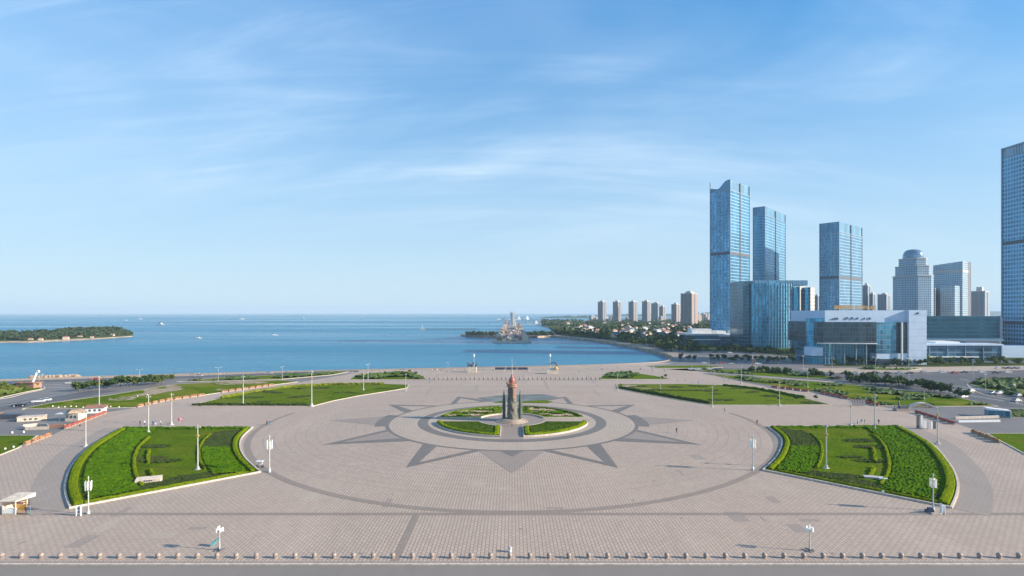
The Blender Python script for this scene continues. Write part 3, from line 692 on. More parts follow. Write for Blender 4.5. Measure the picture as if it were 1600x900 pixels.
def make_tree(kind, leafm, hgt, rx, n, leaf):
    root = empty(kind, (0, 0, 0), 'tree', 'tree'); t = MB().tube((0, 0, 0), (.1, 0, hgt*.5), .16*hgt/6, .09*hgt/6, 6)
    for k in range(4):
        a = TAU*k/4+.4; t.tube((.05, 0, hgt*(.32+.05*k)), (rx*.55*math.cos(a), rx*.55*math.sin(a), hgt*(.62+.05*k)), .07*hgt/6, .03, 5)
    t.build('trunk', M['bark'], root)
    c = MB(); crown(c, 0, 0, hgt*.62, rx, hgt*.38, n, leaf); c.build('crown', leafm, root, weld=False)
    return Place(root)
TR = [make_tree('leafy_tree', M['leaf'], 6, 2.4, 260, .42), make_tree('leafy_tree', M['leaf'], 6, 2.9, 280, .45), make_tree('leafy_tree', M['leaf2'], 6, 2.1, 240, .4), make_tree('pine_tree', M['pine'], 6, 2.2, 260, .38), make_tree('leafy_tree', M['leaf'], 6, 2.6, 280, .4)]
def plant(px, py, sc, kind, label, group):
    x, y = G(px, py); return TR[kind]((x, y, 0), random.uniform(0, 6), label, sc, group)
for i in range(46):                                   # median wood by the main road
    t = i/45; px = 1322+t*160+random.uniform(-4, 4); py = 600+t*17-(random.uniform(0, 7) if t < .8 else 0)
    plant(px, py-2, random.uniform(.55, .95), random.choice((0, 1, 3, 4)), 'bushy dark tree in the row between the right lawn and the main road', 'trees between right lawn and road')
plant(1497, 621, .75, 0, 'small round tree alone on the verge, nearer the tree row', 'verge trees'); plant(1509, 624, .7, 1, 'small round tree alone on the verge, farther along the kerb', 'verge trees')
for i in range(34):
    px = random.uniform(1170, 1300); plant(px, 584+(px-1170)*.065-random.uniform(1, 5), random.uniform(.45, .75), random.choice((0, 1, 4, 3)), 'small dark tree on the narrow lawn strip right of the far plaza', 'trees on the narrow right strip')
for i in range(84):
    px = random.uniform(1100, 1600) if i < 56 else random.uniform(1290, 1600); d = 571+(3 if px > 1290 else 0)*0-random.uniform(0, 3.5)
    plant(px, d if px > 1290 else d-6, random.uniform(.6, 1.05) if px > 1290 else random.uniform(.4, .65), random.choice((0, 1, 2, 4)), 'street tree in front of the low white buildings on the right', 'street trees before the buildings')
for i in range(30):
    t = random.random(); plant(1060+t*210, 564-random.uniform(0, 5)+t*4, random.uniform(.45, .8), random.choice((0, 1, 3)), 'dark tree between the bay corner and the glass towers', 'trees by the bay corner')
for i in range(60):
    px = random.uniform(1085, 1282)
    
    plant(px, random.uniform(544, 550)+max(0, px-1150)*.085, random.uniform(.55, 1.0), random.choice((0, 1, 3, 4, 4)), 'dark tree at the foot of the terraced and fluted buildings', 'trees at the foot of the glass towers')
for i in range(26):                                   # left
    t = i/25; plant(118+t*135, 611-t*12+random.uniform(-1, 1.5), random.uniform(.55, .95), random.choice((2, 0, 1)), 'small leafy tree in the row beside the left road', 'trees beside the left road')
for i in range(14):
    plant(random.uniform(-30, 40), random.uniform(604, 611), random.uniform(.4, .75), 2, 'low yellow green tree on the left traffic island', 'trees on the left island')
for i in range(12):
    plant(222+i*4.4, 595.5-i*.2+random.uniform(-.5, .5), .55, 2, 'bright green shrub tree beside the coastal road', 'bright shrubs by the coastal road')
for px, py in ((1275, 625), (1245, 626), (1218, 627), (602, 585.5), (650, 586), (640, 583), (985, 584), (1040, 590)): plant(px, py, .35, 1, 'small round dark bush growing on a plaza lawn', 'bushes on the lawns')
inl = [(862, 524), (905, 528), (940, 532), (975, 537.5), (1005, 543), (1030, 549), (1050, 555)]
def shore_y_(px):
    for (a, b_), (c_, d_) in zip(inl, inl[1:]):
        if a <= px <= c_: return b_+(d_-b_)*(px-a)/(c_-a)
    return 555
park = GP([(1052, 560), (1046, 555), (1030, 549), (1005, 543), (975, 537), (940, 531.5), (905, 527), (870, 523), (872, 518), (850, 507), (860, 502.5), (1000, 500.5), (1120, 500.5), (1240, 543), (1640, 548), (1640, 573), (1400, 573), (1290, 572), (1270, 560), (1200, 553), (1130, 548), (1075, 549)])
tag(MB().sheet(park, .008).build('park_ground', M['scrub']), kind='structure')
HP = []; rh = random.Random(77)
while len(HP) < 84:
    px = rh.uniform(885, 1078); lo = shore_y_(px); py = rh.uniform(506.5, min(528, lo-7)) if lo-7 > 508 else 507.5
    HP.append((*G(px, py), rh.uniform(.5, .95)))
def hides(x, y, w=11, dep=70): return any(abs(x/y-a/b_)*b_ < w and -10 < b_-y < dep*(b_/900) for a, b_, _ in HP)
EXTRA = []
# belt of trees behind the bay shore (individual), the farther wood is one mass
inl = [(862, 524), (905, 528), (940, 532), (975, 537.5), (1005, 543), (1030, 549), (1050, 555)]
def shore_y(px):
    for (a, b_), (c_, d_) in zip(inl, inl[1:]):
        if a <= px <= c_: return b_+(d_-b_)*(px-a)/(c_-a)
    return 555
for i in range(270):
    px = random.uniform(868, 1105); top = 522-(0 if px < 960 else 1); lo = shore_y(px)-2.0 if px < 1050 else 551-(px-1050)*.02
    py = lo-abs(random.gauss(0, .42))*(lo-518)
    if py < 516: py = 516+random.random()*4
    if hides(*G(px, py)): continue
    if G(px, py)[1] > 690 or i > 230:
        EXTRA.append(G(px, py)); continue
    plant(px, py, random.uniform(1.1, 1.9)*(.5 if px > 1045 else .72 if px > 990 else 1), random.choice((0, 1, 1, 2, 3, 4)), 'broad dark tree in the belt behind the bay shore', 'trees behind the bay shore')
fw = MB()
for x, y in EXTRA: s_ = random.uniform(4.5, 8); crown(fw, x, y, s_*.8, s_*.9, s_*.8, 26, s_*.26)
for i in range(1500):
    px = random.uniform(848, 1115); py = random.uniform(501, 524) if px > 880 else random.uniform(502, 509)
    x, y = G(px, py); s = random.uniform(4, 8)
    if hides(x, y): continue
    crown(fw, x, y, s*.7, s, s*.75, 16, s*.36)
tag(fw.build('distant_wood', M['leaf'], weld=False), 'distant mass of dark trees covering the coast below the apartment towers', 'woodland', None, 'stuff')
cw = MB()
for i in range(150):
    px = random.choice((random.uniform(730, 778), random.uniform(817, 864))); x, y = G(px, random.uniform(522, 524.4)); s = random.uniform(2.2, 4.2); crown(cw, x, y, s*.8, s, s*.85, 22, s*.3)
tag(cw.build('causeway_wood', M['pine'], weld=False), 'line of dark pines covering the narrow causeway in the bay', 'woodland', None, 'stuff')
# ---------------------------------------------------------------- buildings
def corners(xl, xm, xr, d, phi):
    c, s = math.cos(R(phi)), math.sin(R(phi)); ul, ur = (xl-CX)/F, (xr-CX)/F; X0 = XX(xm, d)
    w1 = (X0-ul*d)/(c+ul*s); w2 = (ur*d-X0)/(s-ur*c)
    A = (X0, d); Lc = (X0-w1*c, d+w1*s); Rc = (X0+w2*s, d+w2*c); Bc = (Lc[0]+w2*s, Lc[1]+w2*c)
    return [A, Rc, Bc, Lc]
def outset(poly, d): return inset(poly, -d)
def glass_tower(name, label, xl, xm, xr, d, phi, ytop, mats, bands, crown_h, ztop_var=None):
    P = corners(xl, xm, xr, d, phi); root = empty(name, (P[0][0], P[0][1], 0), label, 'building')
    Q = [(x-P[0][0], y-P[0][1]) for x, y in P]; ht = ZZ(ytop, d)
    MB().prism(Q, 0, ht-crown_h, 0, True).build('curtain_wall', mats[0], root)
    zt = ztop_var(ht) if ztop_var else None
    inn = inset(Q, .5)
    MB().prism(inn, ht-crown_h+.05, ht, 0, True, False, None, zt).build('crown', mats[1], root)
    MB().prism(outset(Q, .25), ht-crown_h-.6, ht-crown_h+.5, 0, True, True).build('cornice', mats[2], root)
    for yb in bands:
        z = ZZ(yb, d); MB().prism(outset(Q, .2), z-1.8, z+1.8, 0, True, True).build('plant_floor', mats[3], root)
    for k in (0, 1, 3):                                                     # corner fins and the centre slot of each face
        x, y = Q[k]; MB().box(x, y, 0, 1.1, 1.1, ht-.2, R(-phi)).build('corner_fin', mats[2], root)
    a, b_ = Q[0], Q[1]; mx_, my_ = (a[0]+b_[0])/2, (a[1]+b_[1])/2
    MB().box(mx_, my_, 0, 1.7, 1.3, ht-.8, math.atan2(b_[1]-a[1], b_[0]-a[0])).build('centre_slot', M['slate'], root)
    a, b_ = Q[0], Q[3]; f = MB()
    for k in range(1, 6):
        t = k/6; f.box(a[0]+(b_[0]-a[0])*t, a[1]+(b_[1]-a[1])*t, 0, .35, .6, ht-crown_h, R(-phi))
    f.build('facade_ribs', mats[2], root)
    return root, Q, ht
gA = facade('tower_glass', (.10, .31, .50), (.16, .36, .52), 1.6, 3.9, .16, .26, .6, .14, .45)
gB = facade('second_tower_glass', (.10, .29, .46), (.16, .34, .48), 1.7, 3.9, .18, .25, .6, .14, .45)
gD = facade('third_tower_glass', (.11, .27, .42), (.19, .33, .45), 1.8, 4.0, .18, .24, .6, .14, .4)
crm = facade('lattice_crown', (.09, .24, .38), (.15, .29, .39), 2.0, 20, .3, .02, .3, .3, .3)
trim = plain('steel_trim', (.19, .28, .35), .4, .3, .1)
def vtop(ht):
    return None
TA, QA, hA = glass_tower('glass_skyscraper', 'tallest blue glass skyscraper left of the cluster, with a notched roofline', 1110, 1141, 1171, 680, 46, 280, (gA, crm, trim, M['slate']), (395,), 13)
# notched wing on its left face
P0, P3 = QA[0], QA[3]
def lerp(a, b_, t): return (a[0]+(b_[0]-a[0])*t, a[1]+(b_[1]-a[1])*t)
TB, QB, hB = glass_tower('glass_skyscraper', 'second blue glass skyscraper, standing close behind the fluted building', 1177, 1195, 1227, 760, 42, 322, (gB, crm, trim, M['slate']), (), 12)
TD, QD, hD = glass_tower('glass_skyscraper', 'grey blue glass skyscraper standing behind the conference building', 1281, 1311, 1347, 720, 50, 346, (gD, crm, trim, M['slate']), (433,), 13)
# remake the tall tower crown with its saddle shape
for o in list(kids(TA)):
    if o.name.startswith('crown'): bpy.data.objects.remove(o)
KIDS.clear()
cw_ = MB(); ch = 13; inn = inset(QA, .5); A0, A3, A1, A2 = inn[0], inn[3], inn[1], inn[2]
prof = [(0, 0), (.12, 0), (.25, -1.2), (.38, -4), (.5, -7.5), (.62, -9.5), (.75, -9), (1, -7.6)]
for (t0, h0), (t1, h1) in zip(prof, prof[1:]):
    a, b_ = lerp(A0, A3, t0), lerp(A0, A3, t1); c_, d_ = lerp(A1, A2, t1), lerp(A1, A2, t0)
    cw_.prism([a, b_, c_, d_], hA-ch+.05, hA, 0, True, False, None, [hA+h0, hA+h1, hA+h1, hA+h0])
cw_.build('crown', crm, TA)
# far right tower
gH = facade('window_grid_facade', (.05, .19, .33), (.24, .46, .64), 2.7, 3.8, .38, .34, .4, .12, .4)
PH = corners(1566, 1640, 1720, 474, 87); rootH = empty('office_tower', (PH[0][0], PH[0][1], 0), 'tall blue gridded office tower cut by the right edge', 'building')
QH = [(x-PH[0][0], y-PH[0][1]) for x, y in PH]; hH = ZZ(232, PH[3][1])
MB().prism(QH, 0, hH-9, 0).build('curtain_wall', gH, rootH)
for yb in (381, 504): z = ZZ(yb, PH[3][1]); MB().prism(outset(QH, .12), z-1.6, z+1.6).build('plant_floor', M['slate'], rootH)
lat = facade('open_lattice', (.16, .25, .33), (.33, .43, .5), 2.6, 30, .35, .03, .2, .3, .4)
MB().prism(inset(QH, .6), hH-8.9, hH-1.2, 0).build('crown', lat, rootH); MB().prism(outset(QH, .15), hH-1.3, hH, 0, True, True).build('cornice', trim, rootH)
MB().prism(outset(QH, .15), hH-9.6, hH-8.8, 0, True, True).build('cornice', trim, rootH); MB().box(QH[3][0], QH[3][1], 0, 1.2, 1.2, hH).build('corner_fin', trim, rootH)
# fluted glass building (front of towers)
dC = 600; rC = empty('fluted_building', (XX(1208, dC), dC, 0), 'broad fluted blue glass block with pale end piers, in front of two skyscrapers', 'building')
def rel(mb, root):                                     # shift geometry into the root's own frame
    x, y, z = root.location; mb.v = [(a-x, b-y, c-z) for a, b, c in mb.v]; return mb
gC = facade('fluted_glass', (.07, .34, .52), (.13, .38, .54), 1.5, 4.2, .2, .12, .5, .15, .55)
gC2 = facade('slab_windows', (.07, .12, .16), (.55, .52, .48), 4, 3.9, .62, .5, .2, .2, .4)
def cpt(px, bulge): return (XX(px, dC), dC-bulge)
fr_pts = [cpt(1174+66*k/14, 7*math.sin(math.pi*k/14)-2*(k/14)) for k in range(15)]
hC = ZZ(443, dC)
rel(MB().prism(fr_pts+[(XX(1240, dC), dC+34), (XX(1174, dC), dC+34)], 0, hC), rC).build('curtain_wall', gC, rC)
for k in range(0, 15):
    x, y = fr_pts[k]; hh = hC+(3.5 if k % 2 else 1.5) - (3 if 5 < k < 11 else 0); rel(MB().box(x, y, 0, .5, 1.5, hh), rC).build('facade_fin', trim, rC)
gs = facade('dark_side_glass', (.04, .12, .18), (.08, .17, .22), 1.6, 4, .15, .15, .5, .15, .4)
rel(MB().fb(1161, 1174.5, 439, 553, dC+2, dC+38), rC).build('side_wing', gs, rC)
rel(MB().fb(1180, 1262, 438, 446, dC+10, dC+30), rC).build('roof_crown', crm, rC)
for x0, x1, yt in ((1240.3, 1250, 448), (1258, 1266, 449)):
    rel(MB().fb(x0, x1, yt, 553, dC+1, dC+30), rC).build('glass_bay', gC, rC)
for x0, x1, yt in ((1249, 1258, 447), (1265.5, 1273, 448)):
    Pq = corners(x0, x0+1.0, x1, dC-1, 42); o = MB().prism(Pq, 0, ZZ(yt, dC)); rel(o, rC).build('end_pier', gC2, rC)
# low white podium left of it
dP = 640; rP = empty('terraced_building', (XX(1138, dP), dP, 0), 'low white terraced building with blue glass bands at the foot of the tallest tower', 'building')
whitef = plain('white_cladding', (.66, .67, .66), .6, 0, .12, .3)
rel(MB().fb(1078, 1150, 524, 541, dP+6, dP+45), rP).build('glass_storey', M['glassblue'], rP)
rel(MB().fb(1128, 1192, 526, 541, dP, dP+45), rP).build('glass_storey', M['glassblue'], rP)
for x0, x1, y0, y1, dd in ((1075, 1152, 521.5, 524, 5), (1080, 1148, 530, 531.6, 5), (1126, 1194, 523.5, 526, -1), (1140, 1186, 530.5, 532.2, -1), (1152, 1184, 537, 538.6, -1)):
    rel(MB().fb(x0, x1, y0, y1, dP+dd, dP+44), rP).build('floor_slab', whitef, rP)
rel(MB().fb(1192, 1198, 523.8, 542, dP-1, dP+40), rP).build('end_wall', gC2, rP)
for x0, x1, y0, y1 in ((1081, 1112, 514, 521.4), (1145, 1162, 517.5, 523.4), (1120, 1134, 517, 521.4)): rel(MB().fb(x0, x1, y0, y1, dP+16, dP+32), rP).build('roof_hut', whitef, rP)
# conference building
dE = 405; rE = empty('conference_building', (XX(1360, dE), dE, 0), 'wide pale blue conference building with a dark glass front and characters on top', 'building')
pale = plain('pale_blue_cladding', (.48, .60, .74), .45, 0, .06, .2)
def E(name, x0, x1, y0, y1, da, db, mat): return rel(MB().fb(x0, x1, y0, y1, dE+da, dE+db), rE).build(name, mat, rE)
E('upper_wall', 1289, 1420, 485, 503.5, 2, 52, pale); E('end_tower', 1420.2, 1448, 484.5, 570, -1, 50, pale)
cur = [(XX(px, dE), dE-4*math.sin(math.pi*(px-1280)/180)+ (3 if px < 1284 else 0)) for px in range(1280, 1370, 6)]
rel(MB().prism(cur+[(XX(1370, dE), dE+45), (XX(1280, dE), dE+45)], ZZ(536, dE), ZZ(503, dE), 0, True, True), rE).build('dark_glass_front', M['glassdark'], rE)
co = [(x, y-.5) for x, y in cur]; rel(strip(MB(), co, 1.2, ZZ(535.6, dE), 0, ZZ(537, dE)), rE).build('canopy_edge', whitef, rE)
E('recess_wall', 1283, 1369, 536, 570, 7, 45, M['glassblue'])
for px in (1290, 1303, 1320, 1338, 1354): x = XX(px, dE); rel(MB().tube((x, dE+.5, 0), (x, dE+.5, ZZ(537, dE)), .5, .5, 12), rE).build('column', trim, rE)
E('entrance_glazing', 1369.5, 1400, 503.6, 552, -.2, 45, M['glassblue']); E('entrance_glazing', 1400.3, 1420, 503.6, 552, .6, 45, M['glassdark'])
E('lower_wall', 1369.5, 1420, 552.2, 565, 0, 45, pale); E('slim_pillar', 1409, 1411, 503.7, 570, -1.5, -.5, whitef)
E('ground_glazing', 1371, 1408, 561, 570, -.9, -.1, M['glassdark'])
drum = MB().lathe([(9, 0), (9, ZZ(497, dE+12))], 24, (XX(1281, dE+12), dE+13, 0)); rel(drum, rE).build('glass_drum', gC, rE)
E('low_wall', 1268.5, 1286, 543, 556, 1, 12, pale)
for k in range(7): y0 = 492+k*11; E('cladding_joint', 1420.4, 1447.8, y0, y0+.35, -1.06, -.9, plain('joint_grey', (.33, .39, .47), .6)) if k < 7 else None
def glyph(mb, x, z, s, y, rnd):                       # clustered strokes, like the blurred characters of the photo
    for i in range(rnd.randint(3, 5)): mb.box(x+rnd.uniform(-.1, .1)*s, y, z+s*(.1+.8*i/5), s*rnd.uniform(.45, .9), .25, s*.1)
    for i in range(rnd.randint(1, 3)): mb.box(x+rnd.uniform(-.32, .32)*s, y-.003*(i+1), z+s*rnd.uniform(0, .25), s*.11, .25, s*rnd.uniform(.5, .8))
rnd = random.Random(5)
for px, s in ((1301, 1.3), (1305, 1.6), (1309, 2.0), (1323, 2.3), (1331.5, 2.2), (1339.5, 2.2), (1350, 2.2), (1359.5, 2.3)):
    g = MB(); glyph(g, XX(px, dE+1.8), ZZ(499.5, dE), s, dE+1.7, rnd); rel(g, rE).build('wall_character', M['navy'], rE)
g = MB(); glyph(g, XX(1432, dE), ZZ(491, dE), 2.0, dE-1.25, rnd); rel(g, rE).build('emblem', M['navy'], rE)
for k, px in enumerate([1306, 1312.5, 1318, 1325.5, 1331, 1337, 1343, 1349, 1355, 1361, 1366]):
    g = MB(); glyph(g, XX(px, dE+8), ZZ(483.5, dE+8), 4.0 if k < 5 else 3.2, dE+8, rnd); rel(g, rE).build('roof_character', plain('orange_sign_paint', (.50, .27, .06), .5) if k == 0 else bpy.data.materials['orange_sign_paint'], rE)
rb = MB(); x0, x1 = XX(1302, dE+8.5), XX(1369, dE+8.5)
for z in (ZZ(484, dE+8), ZZ(480.5, dE+8), ZZ(477.5, dE+8)): rb.box((x0+x1)/2, dE+8.6, z, x1-x0, .2, .2)
for k in range(12): rb.box(x0+(x1-x0)*k/11, dE+8.9, ZZ(485, dE+8), .15, .15, 3.6)
rel(rb, rE).build('sign_frame', M['pole_dark'], rE)
# glass box building to its right and the long low hall in front
dF = 500; rF = empty('glass_block', (XX(1506, dF), dF, 0), 'long dark teal glass block raised above the low hall', 'building')
gF = facade('teal_glass_bands', (.035, .12, .16), (.05, .18, .23), 60, 3.6, .001, .35, .45, .15, .2)
rel(MB().fb(1451, 1562, 494, 529, dF, dF+40), rF).build('glass_volume', gF, rF)
rel(MB().fb(1446, 1568, 529.2, 533.5, dF-3, dF+42), rF).build('roof_slab', whitef, rF); rel(MB().fb(1452, 1561, 533.5, 558, dF+4, dF+40), rF).build('lower_floor', M['glassdark'], rF)
rel(MB().fb(1562.2, 1567, 496, 529, dF+3, dF+38), rF).build('stair_tower', gC2, rF)
dG = 425; rG = empty('low_hall', (XX(1510, dG), dG, 0), 'low grey blue hall with horizontal window bands beside the conference building', 'building')
gG = facade('hall_glass', (.06, .16, .25), (.12, .21, .30), 7, 3.6, .05, .3, .4, .15, .6)
rel(MB().fb(1450, 1566, 540, 566, dG, dG+40), rG).build('main_wall', gG, rG); rel(MB().fb(1448, 1568, 537.6, 540, dG-1.5, dG+42), rG).build('roof_edge', pale, rG)
rel(MB().fb(1452, 1530, 557, 558.6, dG-2, dG-.1), rG).build('canopy', whitef, rG); rel(MB().fb(1462, 1500, 534, 537.6, dG+12, dG+30), rG).build('roof_hut', whitef, rG)
rel(MB().fb(1509, 1562, 533.5, 537.6, dG+14, dG+30), rG).build('roof_plant', M['slate'], rG)
rel(MB().fb(1540, 1640, 541, 567, dG+45, dG+65), rG).build('back_wing', pale, rG)
for px in range(1452, 1566, 28): x = XX(px, dG); rel(MB().box(x, dG-.3, 0, .6, .5, ZZ(540, dG)), rG).build('pillar', trim, rG)
# domed tower and neighbours
def shaded(name, label, root_px, d): return empty(name, (XX(root_px, d), d, 0), label, 'building')
dI = 900; rI = shaded('domed_tower', 'stepped pale tower topped by a rounded blue dome', 1426.5, dI)
gI = facade('pale_tower_grid', (.10, .22, .33), (.26, .35, .43), 3.4, 3.6, .42, .42, .3, .2, .35); k_ = dI/F
for w, y0, y1 in ((25.5, 432, 560), (22.5, 417, 432), (18, 405, 417)):
    MB().lathe([(w*k_*1.04, max(0, ZZ(y1, dI))), (w*k_*1.04, ZZ(y0, dI))], 8).build('tower_tier', gI, rI).rotation_euler = (0, 0, R(22.5))
    MB().lathe([(w*k_*1.07, ZZ(y0, dI)-.8), (w*k_*1.07, ZZ(y0, dI)+.6)], 8).build('cornice', M['concrete'], rI).rotation_euler = (0, 0, R(22.5))
z0 = ZZ(405, dI); r_ = 13.5*k_; MB().lathe([(r_, z0), (r_, z0+4), (r_*.97, z0+8), (r_*.85, z0+12), (r_*.62, z0+14.6), (r_*.3, z0+15.6), (.1, z0+15.8)], 24).build('dome', facade('dome_glass', (.13, .26, .36), (.25, .36, .43), 2.5, 3, .1, .1, .5, .15, .2), rI, True)
dJ = 1000; PJ = corners(1458, 1504, 1513.5, dJ, 50); rJ = empty('slant_roof_tower', (PJ[0][0], PJ[0][1], 0), 'pale blue tower with a slanting roof beside the domed tower', 'building')
QJ = [(x-PJ[0][0], y-PJ[0][1]) for x, y in PJ]; gJ = facade('slant_tower_glass', (.17, .30, .40), (.33, .42, .48), 2.6, 3.8, .3, .3, .45, .2, .3)
hJ = ZZ(408, dJ); MB().prism(QJ, 0, hJ, 0, True, False, None, [hJ, hJ, hJ-6, hJ-5]).build('curtain_wall', gJ, rJ)
MB().prism(inset(outset(QJ, .3), 0), ZZ(425, dJ), ZZ(421, dJ), 0, True, True).build('plant_floor', M['concrete'], rJ)
MB().prism(corners(1470, 1490, 1500, dJ-25, 50) and [(x-PJ[0][0], y-PJ[0][1]) for x, y in corners(1469, 1492, 1500, dJ-22, 50)], 0, ZZ(446, dJ-22)).build('lower_wing', gJ, rJ)
MB().box(QJ[1][0], QJ[1][1], 0, 5, 5, hJ+1).build('stair_core', gC2, rJ)
resid = facade('apartment_windows', (.10, .13, .17), (.27, .25, .25), 3.4, 3.0, .5, .45, .1, .3, .4, .8)
resid2 = facade('blue_apartment_windows', (.12, .19, .26), (.24, .29, .34), 3.4, 3.1, .45, .42, .1, .3, .4, .8)
resid3 = facade('warm_apartment_windows', (.14, .13, .14), (.36, .28, .24), 3.0, 3.0, .5, .4, .1, .3, .4, .8)
BAL = plain('balcony_grey', (.17, .19, .22), .6)
def apartment(label, xl, xm, xr, d, yt, mat, huts=((.3, .7, 4),), phi=38, side=None):
    P = corners(xl, xm, xr, d, phi); root = empty('apartment_tower', (P[0][0], P[0][1], 0), label, 'building'); Q = [(x-P[0][0], y-P[0][1]) for x, y in P]; ht = ZZ(yt, d)
    MB().prism(Q, 0, ht).build('wall', mat, root); MB().prism(outset(Q, .4), ht-1, ht+.8, 0, True, True).build('parapet', M['concrete'], root)
    for a, b_, hh in huts:
        p = [lerp(lerp(Q[0], Q[1], u), lerp(Q[3], Q[2], u), v) for u, v in ((a, a), (b_, a), (b_, b_), (a, b_))]
        MB().prism(p, ht+.85, ht+hh+.8).build('roof_hut', M['concrete'], root)
    w = MB(); c_ = lerp(Q[0], Q[3], .5); ang = math.atan2(Q[3][1]-Q[0][1], Q[3][0]-Q[0][0]); ln_ = math.hypot(*Q[3])
    for t in (.2, .5, .8):
        p = lerp(Q[0], Q[3], t); w2_ = MB().box(p[0], p[1], 0, ln_*.13, 2.4, ht-1.5, ang); w2_.build('balcony_stack', BAL, root)
    ang2 = math.atan2(Q[1][1], Q[1][0]); p = lerp(Q[0], Q[1], .5); MB().box(p[0], p[1], 0, math.hypot(*Q[1])*.16, 1.6, ht-1.5, ang2).build('window_bay', BAL, root)
    return root
AP = [('first of the far row of slim apartment towers, nearest the open sea', 934, 942, 947.5, 2300, 471.5, resid), ('second of the far row of slim apartment towers', 957.5, 965.5, 971, 2250, 471.5, resid), ('third of the far row of slim apartment towers', 982, 990, 996.5, 2200, 471.5, resid), ('fourth of the far row of slim apartment towers, paired with shorter ones', 1003, 1011.5, 1017, 2150, 471, resid),
      ('mid height apartment tower just right of the far row of four', 1017.5, 1028, 1032.5, 2400, 474, resid2), ('shorter apartment tower right of the far row, warm lit side', 1030, 1036, 1040.5, 2350, 479, resid3), ('stout brown apartment tower left of the tallest brown one', 1049, 1057, 1063, 1900, 475.5, resid3), ('tallest brown apartment tower left of the glass skyscrapers', 1063.5, 1081, 1090.5, 1500, 458.5, resid3)]
for a in AP: apartment(*a, huts=((.25, .7, 5),) if a[4] > 1600 else ((.2, .7, 5), (.35, .6, 7)))
apartment('dim blue apartment tower behind the grey glass skyscraper', 1346, 1356, 1361, 1300, 446, resid2, ((.2, .6, 5),)); apartment('lower stepped wing beside the dim blue apartment tower', 1358, 1364, 1368.5, 1250, 459, resid2)
apartment('short paired apartment tower between the grey skyscraper and the domed tower', 1371, 1385, 1393, 1500, 460, resid2, ((.3, .7, 5),)); apartment('pale apartment block half hidden between domed and slant roof towers', 1449, 1461, 1470, 950, 450, resid, ((.3, .7, 6),))
apartment('stepped apartment block right of the slant roof tower', 1513, 1539, 1546.5, 1150, 455, resid2, ((.25, .6, 9),), 46); apartment('narrow dark tower squeezed behind the fluted glass block', 1272, 1278, 1281.5, 1400, 462, resid2)
# small far blocks at the coast and town
rnd = random.Random(11)
for i in range(26):
    px = rnd.uniform(1091, 1110) if i < 9 else (rnd.uniform(1540, 1570) if i < 13 else rnd.uniform(925, 1095)); d = rnd.uniform(2300, 3200); w = rnd.uniform(14, 30)
    root = empty('town_block', (XX(px, d), d, 0), 'small pale block in the hazy distant town behind the trees', 'building', 'distant town blocks'); h_ = rnd.uniform(15, 45 if i < 9 else 24)
    MB().box(0, 0, 0, w, w*.7, h_, R(35)).build('wall', rnd.choice((resid, resid2, resid3)), root); MB().box(0, 0, h_+.05, w*.4, w*.3, 3, R(35)).build('roof_hut', M['concrete'], root)
# houses in the trees by the bay
houses = []
for wm_, rm_ in ((M['cream'], M['redroof']), (M['white'], M['redroof']), (M['cream'], M['slate']), (M['white'], M['concrete'])):
    root = empty('coast_house', (0, 0, 0), 'house', 'house'); MB().box(0, 0, 0, 14, 9, 7).build('wall', wm_, root)
    r = MB(); e = [(-7.6, -5), (7.6, -5), (7.6, 5), (-7.6, 5)]
    r.face([(*e[0], 7.02), (*e[1], 7.02), (5, 0, 10.2), (-5, 0, 10.2)]); r.face([(*e[2], 7.02), (*e[3], 7.02), (-5, 0, 10.2), (5, 0, 10.2)]); r.face([(*e[1], 7.02), (*e[2], 7.02), (5, 0, 10.2)]); r.face([(*e[3], 7.02), (*e[0], 7.02), (-5, 0, 10.2)]); r.face([(*e[0], 7.01), (*e[3], 7.01), (*e[2], 7.01), (*e[1], 7.01)])
    rf_ = r.build('roof', rm_, root); MB().box(3, .8, 8, .9, .9, 2.6).build('chimney', M['cream'], rf_)
    for k in (-4, 0, 4): MB().box(k, -4.55, 3.6, 1.6, .15, 1.7).build('window', M['slate'], root)
    for k in (-2.5, 2.5): MB().box(7.03, k, 3.6, .15, 1.5, 1.7).build('window', M['slate'], root)
    houses.append(Place(root))
for i, (x, y, sc) in enumerate(HP):
    houses[i % 4]((x, y, 0), R(rnd.uniform(15, 60)), 'house with %s among the trees behind the bay' % ('cream walls and a red roof', 'white walls and a red roof', 'cream walls and a dark slate roof', 'white walls and a grey roof')[i % 4], sc, 'houses among the bay trees')
# far land: headland and hills
def hill(name, px0, px1, d, hpx, mat, dep, seed, base=-3.2):
    x0, x1 = XX(px0, d), XX(px1, d); nx, ny = 70, 8; mb = MB(); hh = hpx*d/F
    def p(i, j):
        u, v = i/nx, j/ny; e = math.sin(math.pi*u)**.6*math.sin(math.pi*min(1, v*.9+.1*v))
        return (x0+(x1-x0)*u, d+dep*v+noise.noise(Vector((u*5+seed, v*2, 1)))*dep*.1, base+hh*e*(.75+.5*noise.noise(Vector((u*7+seed, v*3, 2)))+.18*noise.noise(Vector((u*40+seed, v*9, 2)))))
    for i in range(nx):
        for j in range(ny): mb.face([p(i, j), p(i+1, j), p(i+1, j+1), p(i, j+1)])
    return tag(mb.build(name, mat, None, True), kind='structure')
hill('headland', 846, 935, 4200, 4.2, M['pine'], 300, 1); hill('headland', 905, 1130, 6500, 3.6, M['pine'], 500, 4)
hill('far_hills', 1040, 1750, 8200, 9, M['pine'], 1500, 7, 0)
